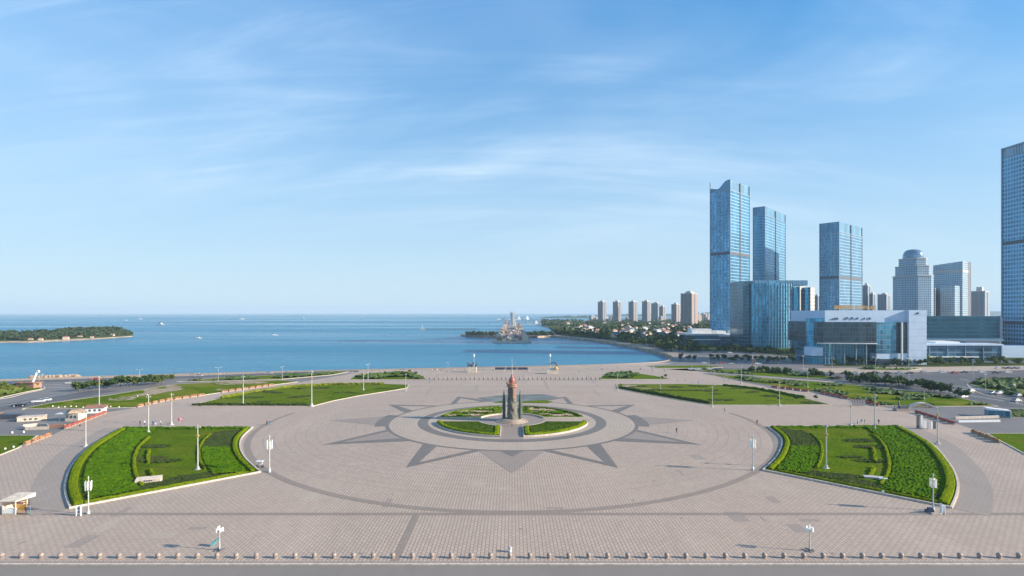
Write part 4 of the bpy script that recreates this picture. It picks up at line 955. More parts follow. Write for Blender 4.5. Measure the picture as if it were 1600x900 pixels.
# ---------------------------------------------------------------- island on the left
ISL = [(-330, 540), (-120, 538.5), (0, 536), (40, 536), (90, 533.5), (140, 531), (180, 528.5), (208, 526)]
isl_near = cr([G(px, py, -3) for px, py in ISL], 8)
isl = MB(); rowsI = []; nI = len(isl_near)
for i, (x, y) in enumerate(isl_near):
    u = i/(nI-1); tp = min(1, (1-u)*7)**.6; dep = 150*tp+6; row = []
    saddle = .55+.45*abs(math.sin((u-.42)*4.2)) if u < .62 else 1
    for j in range(13):
        v = j/12; prof_ = 0 if v == 0 else (1.4+10.5*tp*saddle*math.sin(math.pi*min(1, v*1.25)*.5)**1.3*(1 if v < .8 else (1-v)*5) )
        row.append((x*(1+v*dep/y)-v*dep*.12*0, y+v*dep, -3.3+prof_+(noise.noise(Vector((x*.02, v*4, 0)))*1.5 if 0 < v < .9 else 0)))
    rowsI.append(row)
for i in range(nI-1):
    for j in range(12): isl.face([rowsI[i][j], rowsI[i+1][j], rowsI[i+1][j+1], rowsI[i][j+1]], None, 0 if j < 1 else 1)
tag(isl.build('island', [M['rock'], M['scrub']]), kind='structure')
iw = MB()
for i in range(1500):
    a = random.random()*(nI-2); i0 = int(a); j = random.uniform(2.2, 11); j0 = int(j); x, y, z = rowsI[i0][j0]; x2, y2, z2 = rowsI[i0+1][min(12, j0+1)]; t = random.random()
    s = random.uniform(2.6, 4.6)*(.6 if i0 > nI-8 else 1); crown(iw, x+(x2-x)*t, y+(y2-y)*t, min(z, z2)+s*.7, s, s*.8, 12, s*.36)
tag(iw.build('island_wood', M['pine'], weld=False), 'dense dark wood covering the low island on the left', 'woodland', None, 'stuff')
for px, py, s in ((98, 529.5, .8), (120, 527.5, .7), (171, 525, .8), (58, 531, .6), (139, 527.2, .5), (42, 531, .6)):
    x, y = G(px, py, 0); houses[0 if px != 171 else 1]((x, y+6, -1.2), R(20), 'pale low house on the wooded island shore', s*.62, 'houses on the island')
# ---------------------------------------------------------------- pier with tower
pr0 = 745; PZ = -2.0
pier = empty('pier', (0, pr0, 0), 'straight pier in the bay with a pointed stone end', 'pier')
pier_poly = [(-27, pr0+18), (-16, pr0+2), (0, pr0-3), (16, pr0+2), (27, pr0+18), (22, pr0+600), (20, 2000), (-20, 2000), (-22, pr0+600)]
rel(MB().prism(pier_poly, -3.4, PZ, 0, True, False, 1), pier).build('deck', [M['cream'], M['rose']], pier)
rel(strip(MB(), [(-26, pr0+19), (-15.5, pr0+3.5), (0, pr0-1.2), (15.5, pr0+3.5), (26, pr0+19)], .8, 0.2, 0, PZ), pier).build('parapet', M['cream'], pier)
rnd = random.Random(3)
for s in (-1, 1):
    for k in range(16):
        y = pr0+26+k*(22+k*3.4); 
        if y > 1960: break
        hh = rnd.uniform(6, 11); c = rnd.choice((M['cream'], M['pink'], M['cream'], M['pink'], M['soil']))
        o = empty('pier_pavilion', (s*(18.5+rnd.uniform(-1.5, 1)), y, PZ), 'small pitched pavilion on the %s side of the pier' % ('left' if s < 0 else 'right'), 'pavilion', 'pavilions on the %s side of the pier' % ('left' if s < 0 else 'right'))
        MB().box(0, 0, 0, 7.5, 18, hh).build('wall', c, o)
        r = MB(); r.face([(-3.8, -8.5, hh+.02), (3.8, -8.5, hh+.02), (0, -8.5, hh+2.6)]); r.face([(3.8, 8.5, hh+.02), (-3.8, 8.5, hh+.02), (0, 8.5, hh+2.6)]); r.face([(3.8, -8.5, hh+.02), (3.8, 8.5, hh+.02), (0, 8.5, hh+2.6), (0, -8.5, hh+2.6)]); r.face([(-3.8, 8.5, hh+.02), (-3.8, -8.5, hh+.02), (0, -8.5, hh+2.6), (0, 8.5, hh+2.6)]); r.face([(-3.8, -8.5, hh+.01), (-3.8, 8.5, hh+.01), (3.8, 8.5, hh+.01), (3.8, -8.5, hh+.01)])
        r.build('roof', rnd.choice((M['redroof'], M['pink'], M['concrete'], M['cream'])), o)
        MB().box(0, -8.08, 0, 2.4, .15, 3.2).build('doorway', M['slate'], o)
for k in range(26):
    o = empty('pier_kiosk', (rnd.uniform(-13, 13), pr0+12+k*15+rnd.uniform(-3, 3), PZ), 'small pale stall in the middle walk of the pier', 'stall', 'stalls on the pier walk'); c = rnd.choice((M['pink'], M['pink'], M['cream'], M['soil']))
    MB().box(0, 0, 0, 5, 5, 3.2).build('body', c, o); MB().lathe([(3.9, 3.22), (.2, 5.0)], 4).build('canopy', rnd.choice((M['cream'], M['pink'], M['rose'])), o)
tw = empty('pier_tower', (0.5, 1350, PZ), 'slim pale twin slab tower standing on the pier', 'tower')
tz = ZZ(487, 1350)-PZ; tg = facade('pale_tower_panels', (.6, .62, .6), (.8, .78, .7), 2.2, 5, .3, .2, .1, .3, .2)
MB().box(-3.2, 0, 0, 5.2, 8, tz, 0).build('tower_slab', plain('grey_tower_panel', (.60, .68, .74), .5), tw); MB().box(3.2, -1, 0, 5.2, 8, tz-.8, 0).build('tower_slab', tg, tw); MB().box(0, 0, 0, 2, 6, tz-4).build('tower_core', M['slate'], tw)
for s in (-1, 1): MB().tube((s*10, 0, 0), (s*5.6, 0, 22), 1.6, 1.0, 8).build('buttress', M['concrete'], tw)
MB().box(0, 0, 0, 20, 14, 8).build('tower_base', M['concrete'], tw)
# long trestle jetty
jt = empty('trestle_jetty', (XX(705, 1300), 1300, -3), 'thin trestle jetty on piles left of the pier', 'jetty'); wj = 82*1300/F
MB().box(0, 0, 3.0, wj, 3, .8).build('deck', M['pole_dark'], jt)
for k in range(18): MB().box(-wj/2+wj*k/17, 0, -.4, 1.2, 2.4, 3.4).build('pile', M['pole_dark'], jt)
MB().box(-wj/2-6, 0, -.4, 12, 8, 3.5).build('head_platform', M['concrete'], jt); MB().tube((-wj/2-6, 0, 3), (-wj/2-6, 0, 11), .5, .3, 6).build('beacon', M['white'], jt)
bk = empty('breakwater', (XX(815, 2900), 2900, -3), 'low stone breakwater of the far marina', 'breakwater'); MB().box(0, 0, -.4, 260, 14, 3.2).build('stone_bank', M['rock'], bk); MB().box(-118, 0, 2.81, 20, 8, 6).build('harbour_building', M['white'], bk); MB().box(-40, 0, 2.81, 60, 8, 4).build('harbour_building', M['white'], bk)
bk = empty('breakwater', (XX(838, 1900), 1900, -3), 'sandy spit between the pier and the right hand shore', 'breakwater'); MB().box(0, 0, -.4, 90, 12, 2.6).build('stone_bank', M['cream'], bk)
# ---------------------------------------------------------------- boats
def mk_boat():
    r = empty('motor_ship', (0, 0, -3), 'x', 'boat'); h_ = MB(); P = [(-10, -2.6), (6, -2.8), (12, 0), (6, 2.8), (-10, 2.6)]; P0 = [(-9.5, -2), (5, -2), (9.5, 0), (5, 2), (-9.5, 2)]
    for i in range(5):
        j = (i+1) % 5; h_.face([(*P0[i], -.5), (*P0[j], -.5), (*P[j], 2.4), (*P[i], 2.4)])
    h_.sheet(P, 2.4); h_.build('hull', M['white'], r); MB().box(-2, 0, 2.42, 9, 3.8, 2.4).build('cabin', M['white'], r); MB().box(-1, 0, 4.84, 4, 3, 1.7).build('wheelhouse', M['slate'], r); MB().tube((-2, 0, 6.5), (-2, 0, 9.6), .15, .08, 6).build('mast', M['pole'], r)
    return Place(r)
def mk_sail():
    r = empty('sailing_boat', (0, 0, -3), 'x', 'boat'); P = [(-5, -1.4), (3, -1.5), (6.5, 0), (3, 1.5), (-5, 1.4)]; P0 = [(-4.5, -1), (2.5, -1), (5, 0), (2.5, 1), (-4.5, 1)]; h_ = MB()
    for i in range(5):
        j = (i+1) % 5; h_.face([(*P0[i], -.4), (*P0[j], -.4), (*P[j], 1.2), (*P[i], 1.2)])
    h_.sheet(P, 1.2); h_.build('hull', M['white'], r); MB().tube((.5, 0, 1), (.5, 0, 15), .2, .12, 6).build('mast', M['pole'], r)
    s = MB(); s.prism([(-4.4, -.12), (.2, -.12), (.2, .12), (-4.4, .12)], 2.2, 3, 0, True, True, None, [2.6, 14, 14, 2.6]); s.build('mainsail', M['white'], r)
    s = MB(); s.prism([(.8, -.1), (5.6, -.1), (5.6, .1), (.8, .1)], 1.8, 3, 0, True, True, None, [12, 2, 2, 12]); s.build('foresail', M['white'], r)
    return Place(r)
BT, SL = mk_boat(), mk_sail()
for px, py, s, lab in ((379, 499, 1.3, 'small white ship on open water, straight above the left lawns'), (474, 498, 1.5, 'white ship nearest the horizon between island and pier'), (196, 501, 1.1, 'white ship just off the tip of the island, left of a pair'), (219, 499, 1.2, 'white ship beyond the island tip, right of a pair'), (251, 508, 1.5, 'largest white motor ship, on its own right of the island'), (310, 529, .5, 'tiny white motor boat in the nearer bay'), (430, 524, .45, 'tiny pale boat in the middle of the bay')):
    x, y = G(px, py, -3); BT((x, y, -3), R(random.uniform(-20, 20)), lab, s)
for px, py in ((785, 499), (789, 500), (811, 499.5), (817, 500), (824, 499.5), (831, 500), (822, 503.5), (834, 505), (840, 503), (846, 501), (838, 506.5), (843, 507)):
    x, y = G(px, py, -3); SL((x, y, -3), R(random.uniform(-40, 40)), 'white sailing boat moored in the far marina behind the pier', y/1900*.9+.25, 'sailing boats in the marina')
# ---------------------------------------------------------------- street lamps
def mk_cluster():                                     # ornate tall lamp: frosted tubes around the head
    r = empty('cluster_lamp', (0, 0, 0), 'x', 'street lamp'); MB().lathe([(.38, 0), (.38, .5), (.22, .8), (.2, 1.3)], 12).build('base', M['pole'], r)
    MB().tube((0, 0, 1.2), (0, 0, 8.7), .15, .10, 10).build('pole', M['pole'], r)
    h_ = MB()
    for k in range(6):
        a = TAU*k/6; c, s = math.cos(a), math.sin(a); h_.tube((0, 0, 6.4), (.6*c, .6*s, 6.3), .05, .05, 5); h_.tube((0, 0, 7.7), (.66*c, .66*s, 7.9), .05, .05, 5)
    hb_ = h_.build('bracket', M['brass'], r)
    for k in range(6):
        a = TAU*k/6; c, s = math.cos(a), math.sin(a); MB().tube((.6*c, .6*s, 6.0-.2*(k % 2)), (.68*c, .68*s, 8.1-.15*(k % 2)), .15, .13, 8).build('lamp_tube', M['lampglass'], hb_)
    MB().lathe([(.14, 8.6), (.2, 8.9), (.06, 9.3)], 8).build('finial', M['pole'], r)
    return Place(r)
def mk_mast():                                        # tapering flood mast with collar and floodlights
    r = empty('flood_mast', (0, 0, 0), 'x', 'street lamp'); MB().lathe([(.75, 0), (.75, .25), (.4, .3), (.34, .9)], 10).build('base', M['concrete'], r)
    MB().tube((0, 0, .8), (0, 0, 11), .17, .09, 8).build('pole', M['pole'], r); MB().lathe([(.12, 8.1), (.42, 8.3), (.42, 8.5), (.12, 8.7)], 8).build('collar', M['brass'], r)
    for k in range(3):
        a = TAU*k/3+.5; c, s = math.cos(a), math.sin(a); o = MB().box(.5*c, .5*s, 10.3, .22, .3, .24, a).build('floodlight', M['concrete'], r)
    b = MB(); b.box(0, 0, 10.1, .9, .09, .09); b.box(0, 0, 10.2, .09, .9, .09); cb_ = b.build('crossbar', M['pole_dark'], r)
    for k in bpy.data.objects:
        if k.parent == r and k.name.startswith('floodlight'): k.parent = cb_
    return Place(r)
def mk_short():                                       # low lamp with four square panels
    r = empty('panel_lamp', (0, 0, 0), 'x', 'street lamp'); b = MB(); b.box(0, 0, 0, 1.5, .3, .14, R(20)); b.box(0, 0, .143, .3, 1.5, .12, R(20)); b.build('base', M['pole_dark'], r)
    MB().tube((0, 0, .1), (0, 0, 1.5), .13, .11, 8).tube((0, 0, 1.5), (0, 0, 3.6), .08, .07, 8).build('pole', M['pole'], r)
    ar = MB()
    for k in range(4):
        a = TAU*k/4+.4; ar.tube((0, 0, 2.9), (.42*math.cos(a), .42*math.sin(a), 3.2), .04, .04, 5)
    ar_ = ar.build('arm', M['pole_dark'], r)
    for k in range(4):
        a = TAU*k/4+.4; MB().box(.48*math.cos(a), .48*math.sin(a), 2.95+.12*(k % 2), .16, .30, .62, a).build('lamp_panel', M['lampglass'], ar_)
    MB().box(.0, 0, 3.3, .14, .14, .7).build('finial', M['lampglass'], r)
    return Place(r)
def mk_street():                                      # plain road lamp
    r = empty('road_lamp', (0, 0, 0), 'x', 'street lamp'); MB().tube((0, 0, 0), (0, 0, 10), .16, .09, 8).build('pole', M['pole'], r); a_ = MB().tube((0, 0, 9.9), (1.8, 0, 10.4), .07, .05, 6).tube((0, 0, 9.9), (-1.8, 0, 10.4), .07, .05, 6).build('arm', M['pole'], r)
    for s in (-1, 1): MB().box(s*2.1, 0, 10.3, .9, .35, .16).build('lamp_head', M['lampglass'], a_)
    return Place(r)
CL, MA, SH, SR = mk_cluster(), mk_mast(), mk_short(), mk_street()
def lampat(P, px, pb, pt, hh, lab, grp=None, rz=None):
    x, y = G(px, pb); real = (pb-pt)*y/F; P((x, y, 0.02), R(random.uniform(0, 90)) if rz is None else rz, lab, real/hh, grp)
lampat(CL, 138, 803, 744, 9.3, 'tall white tube cluster lamp at the lower corner of the left front lawn'); lampat(CL, 421, 738, 680, 9.3, 'tall cream tube cluster lamp at the inner corner of the left front lawn')
lampat(CL, 1176, 735, 679, 9.3, 'tall cream tube cluster lamp at the inner corner of the right front lawn'); lampat(CL, 1458, 798, 740, 9.3, 'tall pale tube cluster lamp at the lower corner of the right front lawn')
lampat(SH, 343, 860, 821, 4, 'low four panel lamp on the left near the front row of stone balls'); lampat(SH, 1265, 861, 820, 4, 'low four panel lamp on the right near the front row of stone balls')
for px, pb, pt, lab in ((309, 735, 664, 'slim flood mast standing on the turf of the left front lawn'), (232, 678, 617, 'flood mast at the back left of the left front lawn'), (134, 698, 640, 'flood mast outside the outer arc of the left front lawn'), (268, 664, 614, 'flood mast behind the back edge of the left front lawn'), (155, 635, 588, 'thin flood mast on the long left lawn'),
    (380, 634, 586, 'flood mast on the near edge of the left pointed lawn'), (487, 635, 578, 'flood mast at the near corner of the left pointed lawn'), (568, 610, 577, 'flood mast in the far half of the left pointed lawn'), (634, 611, 583, 'flood mast at the seaward tip of the left pointed lawn'),
    (1291, 733, 662, 'slim flood mast standing on the turf of the right front lawn'), (1329, 664, 627, 'short dark flood mast behind the right front lawn'), (1367, 672, 615, 'flood mast at the back right of the right front lawn'), (1465, 694, 634, 'flood mast outside the outer arc of the right front lawn'),
    (965, 610, 583, 'flood mast at the seaward tip of the right pointed lawn'), (1032, 609, 582, 'flood mast at the middle of the right pointed lawn near the sea'), (1113, 636, 603, 'flood mast at the near corner of the right pointed lawn'), (1218, 634, 596, 'flood mast on the near edge of the right pointed lawn'), (1158, 600, 571, 'flood mast left on the long right lawn'), (1262, 606, 575, 'flood mast in the middle of the long right lawn'), (1444, 634, 611, 'short flood mast at the near edge of the long right lawn'), (1116, 602, 578, 'flood mast behind the right pointed lawn')):
    lampat(MA, px, pb, pt, 11, lab)
for px, pb, pt in ((341, 596, 574), (441, 595, 573), (575, 595, 569), (218, 597, 577), (62, 604, 585), (700, 580, 566), (1368, 585, 558), (1420, 592, 560), (1395, 594, 570), (1180, 582, 560), (1255, 580, 556), (1300, 578, 558), (1520, 590, 562), (1350, 576, 560), (1540, 612, 585), (1108, 577, 558)):
    lampat(SR, px, pb, pt, 10.4, 'double armed road lamp standing along the roads beyond the plaza', 'road lamps beyond the plaza')
# ---------------------------------------------------------------- stone balls
r = empty('stone_ball', (0, 0, 0), 'x', 'bollard', 'stone balls along the front kerb'); MB().lathe([(.34, 0), (.34, .1), (.26, .14)], 14).build('foot', M['granite'], r); MB().ball((0, 0, .46), .38, 16).build('ball', M['granite'], r, True); SB = Place(r)
yb = 86.2
for k in range(-27, 27):
    px = 797+k*30.55+1.5*random.uniform(-1, 1)*.3; SB((XX(px, yb), yb, .02), random.uniform(0, 6), 'granite ball bollard in the row along the front kerb', None, 'stone balls along the front kerb')
# lone ball bin behind the row
r = empty('litter_bin', (XX(797, 87.9), 88.4, .02), 'single white rounded bin behind the row of stone balls', 'bin'); MB().lathe([(.25, 0), (.3, .4), (.32, .55)], 12).build('body', M['white'], r); MB().lathe([(.34, .56), (.3, .75), (.05, .85)], 12).build('lid', M['concrete'], r)
r = empty('low_bollard', (0, 0, 0), 'x', 'bollard', 'bollards across the far plaza'); MB().lathe([(.3, 0), (.3, .7), (.2, .8)], 10).build('post', M['pole_dark'], r); MB().ball((0, 0, 1.0), .32, 10).build('cap', M['granite'], r, True); LB = Place(r); y = D(593.5)
for k in range(39): LB((XX(672+k*7.0, y), y, .02), 0, 'dark low bollard in the row crossing the far plaza', 1.25, 'bollards across the far plaza')
# ---------------------------------------------------------------- flower planters
def mk_planter(fm):
    r = empty('flower_planter', (0, 0, 0), 'x', 'planter'); t = MB(); P = [(-1.6, -.35), (1.6, -.35), (1.6, .35), (-1.6, .35)]; t.prism(P, 0, .5, 0, True, True); t.build('trough', M['path'], r)
    f = MB(); hedge(f, [(-1.55, 0), (1.55, 0)], .8, .6, .48, .16, .25); f.build('blooms', fm, r, weld=False); return Place(r)
PR, PO = mk_planter(M['red']), mk_planter(M['orange'])
def row(P, pts, lab, grp):
    pts = GP(pts); acc = resamp(pts, 3.35)
    for a, b_ in zip(acc, acc[1:]): P(((a[0]+b_[0])/2, (a[1]+b_[1])/2, .02), math.atan2(b_[1]-a[1], b_[0]-a[0]), lab, None, grp)
row(PO, [(38, 697), (79, 681)], 'orange flower trough in the diagonal row above the lower left lawn', 'orange troughs at the lower left'); row(PR, [(101, 671), (166, 646)], 'red flower trough along the sunken square on the left', 'red troughs by the left square')
row(PO, [(213, 637), (258, 627), (320, 618)], 'orange flower trough along the long left lawn', 'troughs along the long left lawn'); row(PO, [(345, 614), (428, 602.5)], 'orange flower trough in the far row of the long left lawn', 'far troughs of the long left lawn')
row(PR, [(1430, 645), (1492, 664)], 'dark red flower trough along the square on the right', 'red troughs by the right square'); row(PO, [(1518, 676), (1561, 693)], 'orange red flower trough in front of the lower right lawn', 'orange troughs at the lower right')
row(PR, [(1281, 614.5), (1326, 624)], 'red flower trough in the middle row of the long right lawn', 'middle troughs of the long right lawn'); row(PR, [(1334, 626.5), (1374, 635)], 'red flower trough at the near end of the long right lawn', 'near troughs of the long right lawn'); row(PR, [(1205, 605.5), (1264, 612.5)], 'red flower trough in the far row of the long right lawn', 'far troughs of the long right lawn')
# ---------------------------------------------------------------- people
def mk_person(pose):
    V = [(0, 0, .95), (0, 0, 1.15), (0, 0, 1.38), (0, 0, 1.50), (0, .01, 1.60), (0, .01, 1.70)]; E_ = [(0, 1), (1, 2), (2, 3), (3, 4), (4, 5)]; Rr = [.15, .14, .16, .06, .09, .085]
    def add(par, p, r): V.append(p); Rr.append(r); E_.append((par, len(V)-1)); return len(V)-1
    fs = .26 if pose == 'walk' else .03
    for s in (-1, 1):
        h_ = add(0, (s*.10, 0, .86), .10); k = add(h_, (s*.11, -s*fs*.45-.02, .48), .065); a = add(k, (s*.11, -s*fs+(.06 if s*fs > .1 else 0), .08), .045); add(a, (s*.12, -s*fs-.13, .035), .04)
        sh_ = add(2, (s*.19, 0, 1.40), .065); e = add(sh_, (s*.25, s*fs*.3+.02, 1.12), .045); w = add(e, (s*.26, s*fs*.6-.08, .88), .032); p_ = add(w, (s*.26, s*fs*.6-.10, .80), .035)
        for q, (dy, l) in enumerate(((-.03, .07), (-.01, .08), (.01, .075), (.03, .06))): f = add(p_, (s*.255, s*fs*.6-.10+dy, .80-l*.5), .010); add(f, (s*.245, s*fs*.6-.105+dy, .80-l), .008)
        add(p_, (s*.24, s*fs*.6-.15, .78), .010)
    me = bpy.data.meshes.new('person_skeleton'); me.from_pydata(V, E_, []); o = bpy.data.objects.new('person_skeleton', me); COL.objects.link(o)
    md = o.modifiers.new('s', 'SKIN')
    for i, v in enumerate(me.skin_vertices[0].data): v.radius = (Rr[i], Rr[i]*(.75 if i in (0, 1, 2) else 1)); v.use_root = i == 0
    sd = o.modifiers.new('d', 'SUBSURF'); sd.levels = 1; sd.render_levels = 1
    dg = bpy.context.evaluated_depsgraph_get(); nm = bpy.data.meshes.new_from_object(o.evaluated_get(dg)); bpy.data.objects.remove(o)
    nm.materials.clear()
    for _ in range(4): nm.materials.append(None)
    for p in nm.polygons:
        c = p.center; p.use_smooth = True
        p.material_index = 3 if (c.z > 1.64 or (c.z > 1.56 and c.y > .05)) else 0 if c.z > 1.47 else (0 if (abs(c.x) > .21 and c.z < .92) else (1 if c.z > .93 or abs(c.x) > .2 else 2))
    return nm
skin = plain('skin', (.50, .32, .23), .6, 0, .05); hair = plain('dark_hair', (.03, .025, .02), .6)
cloth = {n: plain(n+'_cloth', c, .8, 0, .1) for n, c in dict(black=(.03, .03, .035), blue=(.03, .18, .42), white=(.65, .65, .65), red=(.42, .06, .06), grey=(.22, .22, .24), navy=(.04, .06, .14), pink=(.6, .25, .3), green=(.1, .22, .12), teal=(.02, .25, .28)).items()}
PM = {'stand': mk_person('stand'), 'walk': mk_person('walk')}
def person(px, py, top, bot, pose, where, group=None, sc=1.0):
    o = bpy.data.objects.new('person', PM[pose]); COL.objects.link(o); x, y = G(px, py); o.location = (x, y, .03); o.rotation_euler = (0, 0, random.uniform(0, 6)); o.scale = (sc,)*3
    for i, mt in enumerate((skin, cloth[top], cloth[bot], hair)): o.material_slots[i].link = 'OBJECT'; o.material_slots[i].material = mt
    return tag(o, 'person in %s and %s %s' % (top, bot, where), 'person', group)
person(41, 804.5, 'black', 'navy', 'stand', 'beside the kiosk, left of a pair'); person(46.5, 804, 'blue', 'teal', 'stand', 'beside the kiosk, right of a pair')
person(417, 664.5, 'black', 'black', 'walk', 'beyond the left front lawn, left of a pair'); person(422, 664.5, 'navy', 'blue', 'walk', 'beyond the left front lawn, right of a pair')
person(1057, 676.5, 'black', 'navy', 'stand', 'alone right of the star pattern'); person(1132, 643.5, 'grey', 'black', 'walk', 'near the corner of the right pointed lawn'); person(1183, 663.5, 'black', 'red', 'stand', 'at the inner corner of the right front lawn')
person(125, 672, 'black', 'grey', 'walk', 'along the red flower troughs on the left', sc=1.2); person(800, 667, 'red', 'black', 'stand', 'in front of the monument')
for px, t, b_ in ((210, 'black', 'grey'), (219, 'black', 'navy'), (226, 'white', 'navy'), (239, 'blue', 'navy'), (243, 'blue', 'white'), (251, 'white', 'black')): person(px, 664.6, t, b_, 'stand', 'in the group behind the left front lawn')
for px, t, b_ in ((1340, 'white', 'navy'), (1346, 'blue', 'white'), (1351, 'navy', 'grey'), (1373, 'black', 'black')): person(px, 662.5, t, b_, 'stand', 'in the group behind the right front lawn')
cs = list(cloth)
rnd = random.Random(21)
for i in range(46):
    px = rnd.uniform(560, 1040) if i < 34 else rnd.uniform(1050, 1180); py = rnd.uniform(577.5, 583) if i < 30 else rnd.uniform(583, 600)
    if 757 < px < 845 and py > 590: px += 90
    o = person(px, py, rnd.choice(cs), rnd.choice(cs), rnd.choice(('stand', 'walk')), 'x'); o['label'] = 'tiny figure strolling on the far seaward part of the plaza'; o['group'] = 'people on the far plaza'
for i in range(70):
    px = rnd.uniform(130, 1030); t = (px-130)/900; yb_ = 590.3-16*t**.75
    o = person(px, yb_+rnd.uniform(.3, 2.4), rnd.choice(cs), rnd.choice(cs), rnd.choice(('stand', 'walk')), 'x'); o['label'] = 'tiny figure on the promenade along the sea wall'; o['group'] = 'people on the promenade'
for px, py in ((1385, 634), (1398, 638), (1402, 640), (1412, 638), (1336, 632), (1341, 634)):
    o = person(px, py, rnd.choice(cs), rnd.choice(cs), 'stand', 'x'); o['label'] = 'person in a loose group at the near end of the long right lawn'; o['group'] = 'people by the right lawn'
# ---------------------------------------------------------------- kiosk
kx, ky = G(13, 805); k = empty('ticket_kiosk', (kx, ky+1.4, .02), 'cream kiosk with a slanted white roof and display shelves at the lower left', 'kiosk')
fr2 = MB()
for x in (-1.25, 1.15): 
    for y in (-1.2, 1.3): fr2.box(x, y, 0, .16, .16, 2.5)
fr2.box(-.05, -1.2, .0, 2.3, .14, .2); fr2.box(-.05, -1.2, 2.35, 2.3, .14, .16); fr2.build('frame', M['cream'], k)
MB().box(-.05, 1.22, 0, 2.3, .1, 2.4).build('back_panel', M['brass'], k); MB().box(-1.25, .05, .2, .06, 2.3, 2.1).build('side_panel', M['cream'], k); MB().box(-.05, -.95, .25, 2.1, .5, .85).build('counter', M['lampglass'], k)
for z in (1.3, 1.7): MB().box(-.05, .9, z, 2.1, .4, .06).build('shelf', M['white'], k)
gd = MB(); rnd = random.Random(2)
for i in range(14): gd.box(-.95+.14*i, .85, 1.37, .1, .2, rnd.uniform(.1, .28))
gd.build('goods', M['red'], k)
rf = MB(); rf.prism([(-1.6, -1.6), (1.5, -1.6), (2.5, 1.7), (-.9, 1.7)], 2.52, 2.7, 0, True, True, None, [2.66, 2.66, 3.3, 3.3]); rf.build('roof', M['cream'], k)
t2 = empty('flip_chair_sign', (XX(29, ky+3.6)*1.0, ky+5.5, .02), 'dark folded stand behind the kiosk', 'stand'); MB().box(0, 0, 0, 1.0, .5, .1).box(-.35, 0, .1, .12, .4, 1.2, 0).box(.35, 0, .1, .12, .4, 1.1).build('frame', M['slate'], t2); MB().box(0, 0, .5, .8, .35, .5).build('panel', M['finstone'], t2)
t2.name = 'folding_stand'
# information board at left lamp and statue at right lamp
x, y = G(123, 806); o = empty('notice_board', (x, y, .02), 'white framed notice board next to the tall lamp at the lower left lawn corner', 'board')
MB().box(-.42, 0, 0, .1, .3, 1.9).box(.42, 0, 0, .1, .3, 1.9).build('frame', M['white'], o); MB().box(0, 0, .35, .74, .08, 1.45).build('panel', M['lampglass'], o); MB().box(0, -.06, .55, .3, .04, .35).box(0, -.06, 1.2, .3, .04, .35).build('notice', M['slate'], o)
x, y = G(1473, 803.5); o = empty('notice_board', (x, y, .02), 'tilted white notice board next to the tall lamp at the lower right lawn corner', 'board'); MB().box(-.3, 0, 0, .1, .5, 2.0).box(.3, 0, 0, .1, .5, 1.7).build('frame', M['white'], o); MB().box(0, 0, .3, .5, .08, 1.4).build('panel', M['lampglass'], o)
x, y = G(1464, 804); tag(MB().box(x-.1, y, .02, 1.8, .3, .3).build('stone_bench', M['kerb']), 'low stone bench between the right tall lamp and its notice board', 'bench')
x, y = G(1452, 800); tag(MB().box(0, 0, 0, 1.4, .7, .5).box(.1, 0, .5, .8, .5, .35).build('covered_crate', M['navy']), 'dark covered crate behind the tall lamp at the lower right', 'crate'); bpy.data.objects['covered_crate'].location = (x, y, .02)
# teal sunshade behind the left panel lamp
x, y = G(336, 853.5); o = empty('sunshade', (x, y, .02), 'tilted teal sunshade cloth leaning by the left low panel lamp', 'sunshade'); f = MB()
for i in range(8):
    a, b_ = i/8, (i+1)/8; p = lambda u, w: (-.45+.95*u+.15*w, .35*w, .15+1.15*u+.35*math.sin(u*3)*.4)
    f.face([p(a, -1), p(a, 1), p(b_, 1), p(b_, -1)]); f.face([(q[0]+.02, q[1], q[2]-.04) for q in (p(a, -1), p(b_, -1), p(b_, 1), p(a, 1))])
f.build('cloth', M['teal'], o); MB().tube((-.3, 0, 0), (.3, 0, 1.15), .03, .03, 6).build('stick', M['pole'], o)
# mound plaques inside the two front lawns
x, y = G(232, 755); o = empty('stone_slab', (x, y, .3), 'pale inscribed stone slab lying in the left front lawn', 'stone', None, R(18)); MB().prism([(-2.5, -.6), (2.5, -.5), (2.6, .5), (-2.4, .6)], 0, .9, 0, True, True, None, [.55, .7, 1.2, 1.1]).build('slab', M['kerb'], o); g = MB()
for i in range(4): g.box(-.6+.45*i, -.58+.01*i, .25, .3, .1, .3)
g.build('carved_mark', M['slate'], o)
x, y = G(1366, 749); o = empty('stone_slab', (x, y, .3), 'grey stone slab with a white block at its foot in the right front lawn', 'stone', None, R(-20)); MB().box(0, 0, 0, 4.2, 1.6, .35).build('slab', M['concrete'], o); MB().box(1.5, -1.1, 0, 1.6, .6, .45).build('block', M['white'], o)
x, y = G(1380, 771); tag(MB().ball((x, y, .35), .34, 12).tube((x, y, .0), (x, y, .15), .2, .2, 8).build('round_light', M['lampglass'], None, True), 'white globe light at the front edge of the right lawn', 'light')
x, y = G(406, 731); o = empty('tandem_bike', (x, y, .02), 'white pedal cart parked at the inner corner of the left front lawn', 'cart')
for dx in (-.6, .6):
    w = MB(); w.tube((dx, -.04, .38), (dx, .04, .38), .38, .38, 16); w.build('wheel', M['slate'], o)
MB().tube((-.6, 0, .4), (.1, 0, .9), .05, .05, 6).tube((.1, 0, .9), (.6, 0, .4), .05, .05, 6).tube((.6, 0, .4), (.45, 0, 1.2), .05, .05, 6).build('frame', M['white'], o); MB().box(0, 0, 1.6, 1.7, 1.0, .08).tube((-.7, 0, .9), (-.7, 0, 1.62), .04, .04, 6).tube((.7, 0, .9), (.7, 0, 1.62), .04, .04, 6).build('canopy', M['white'], o); o.name = 'pedal_cart'
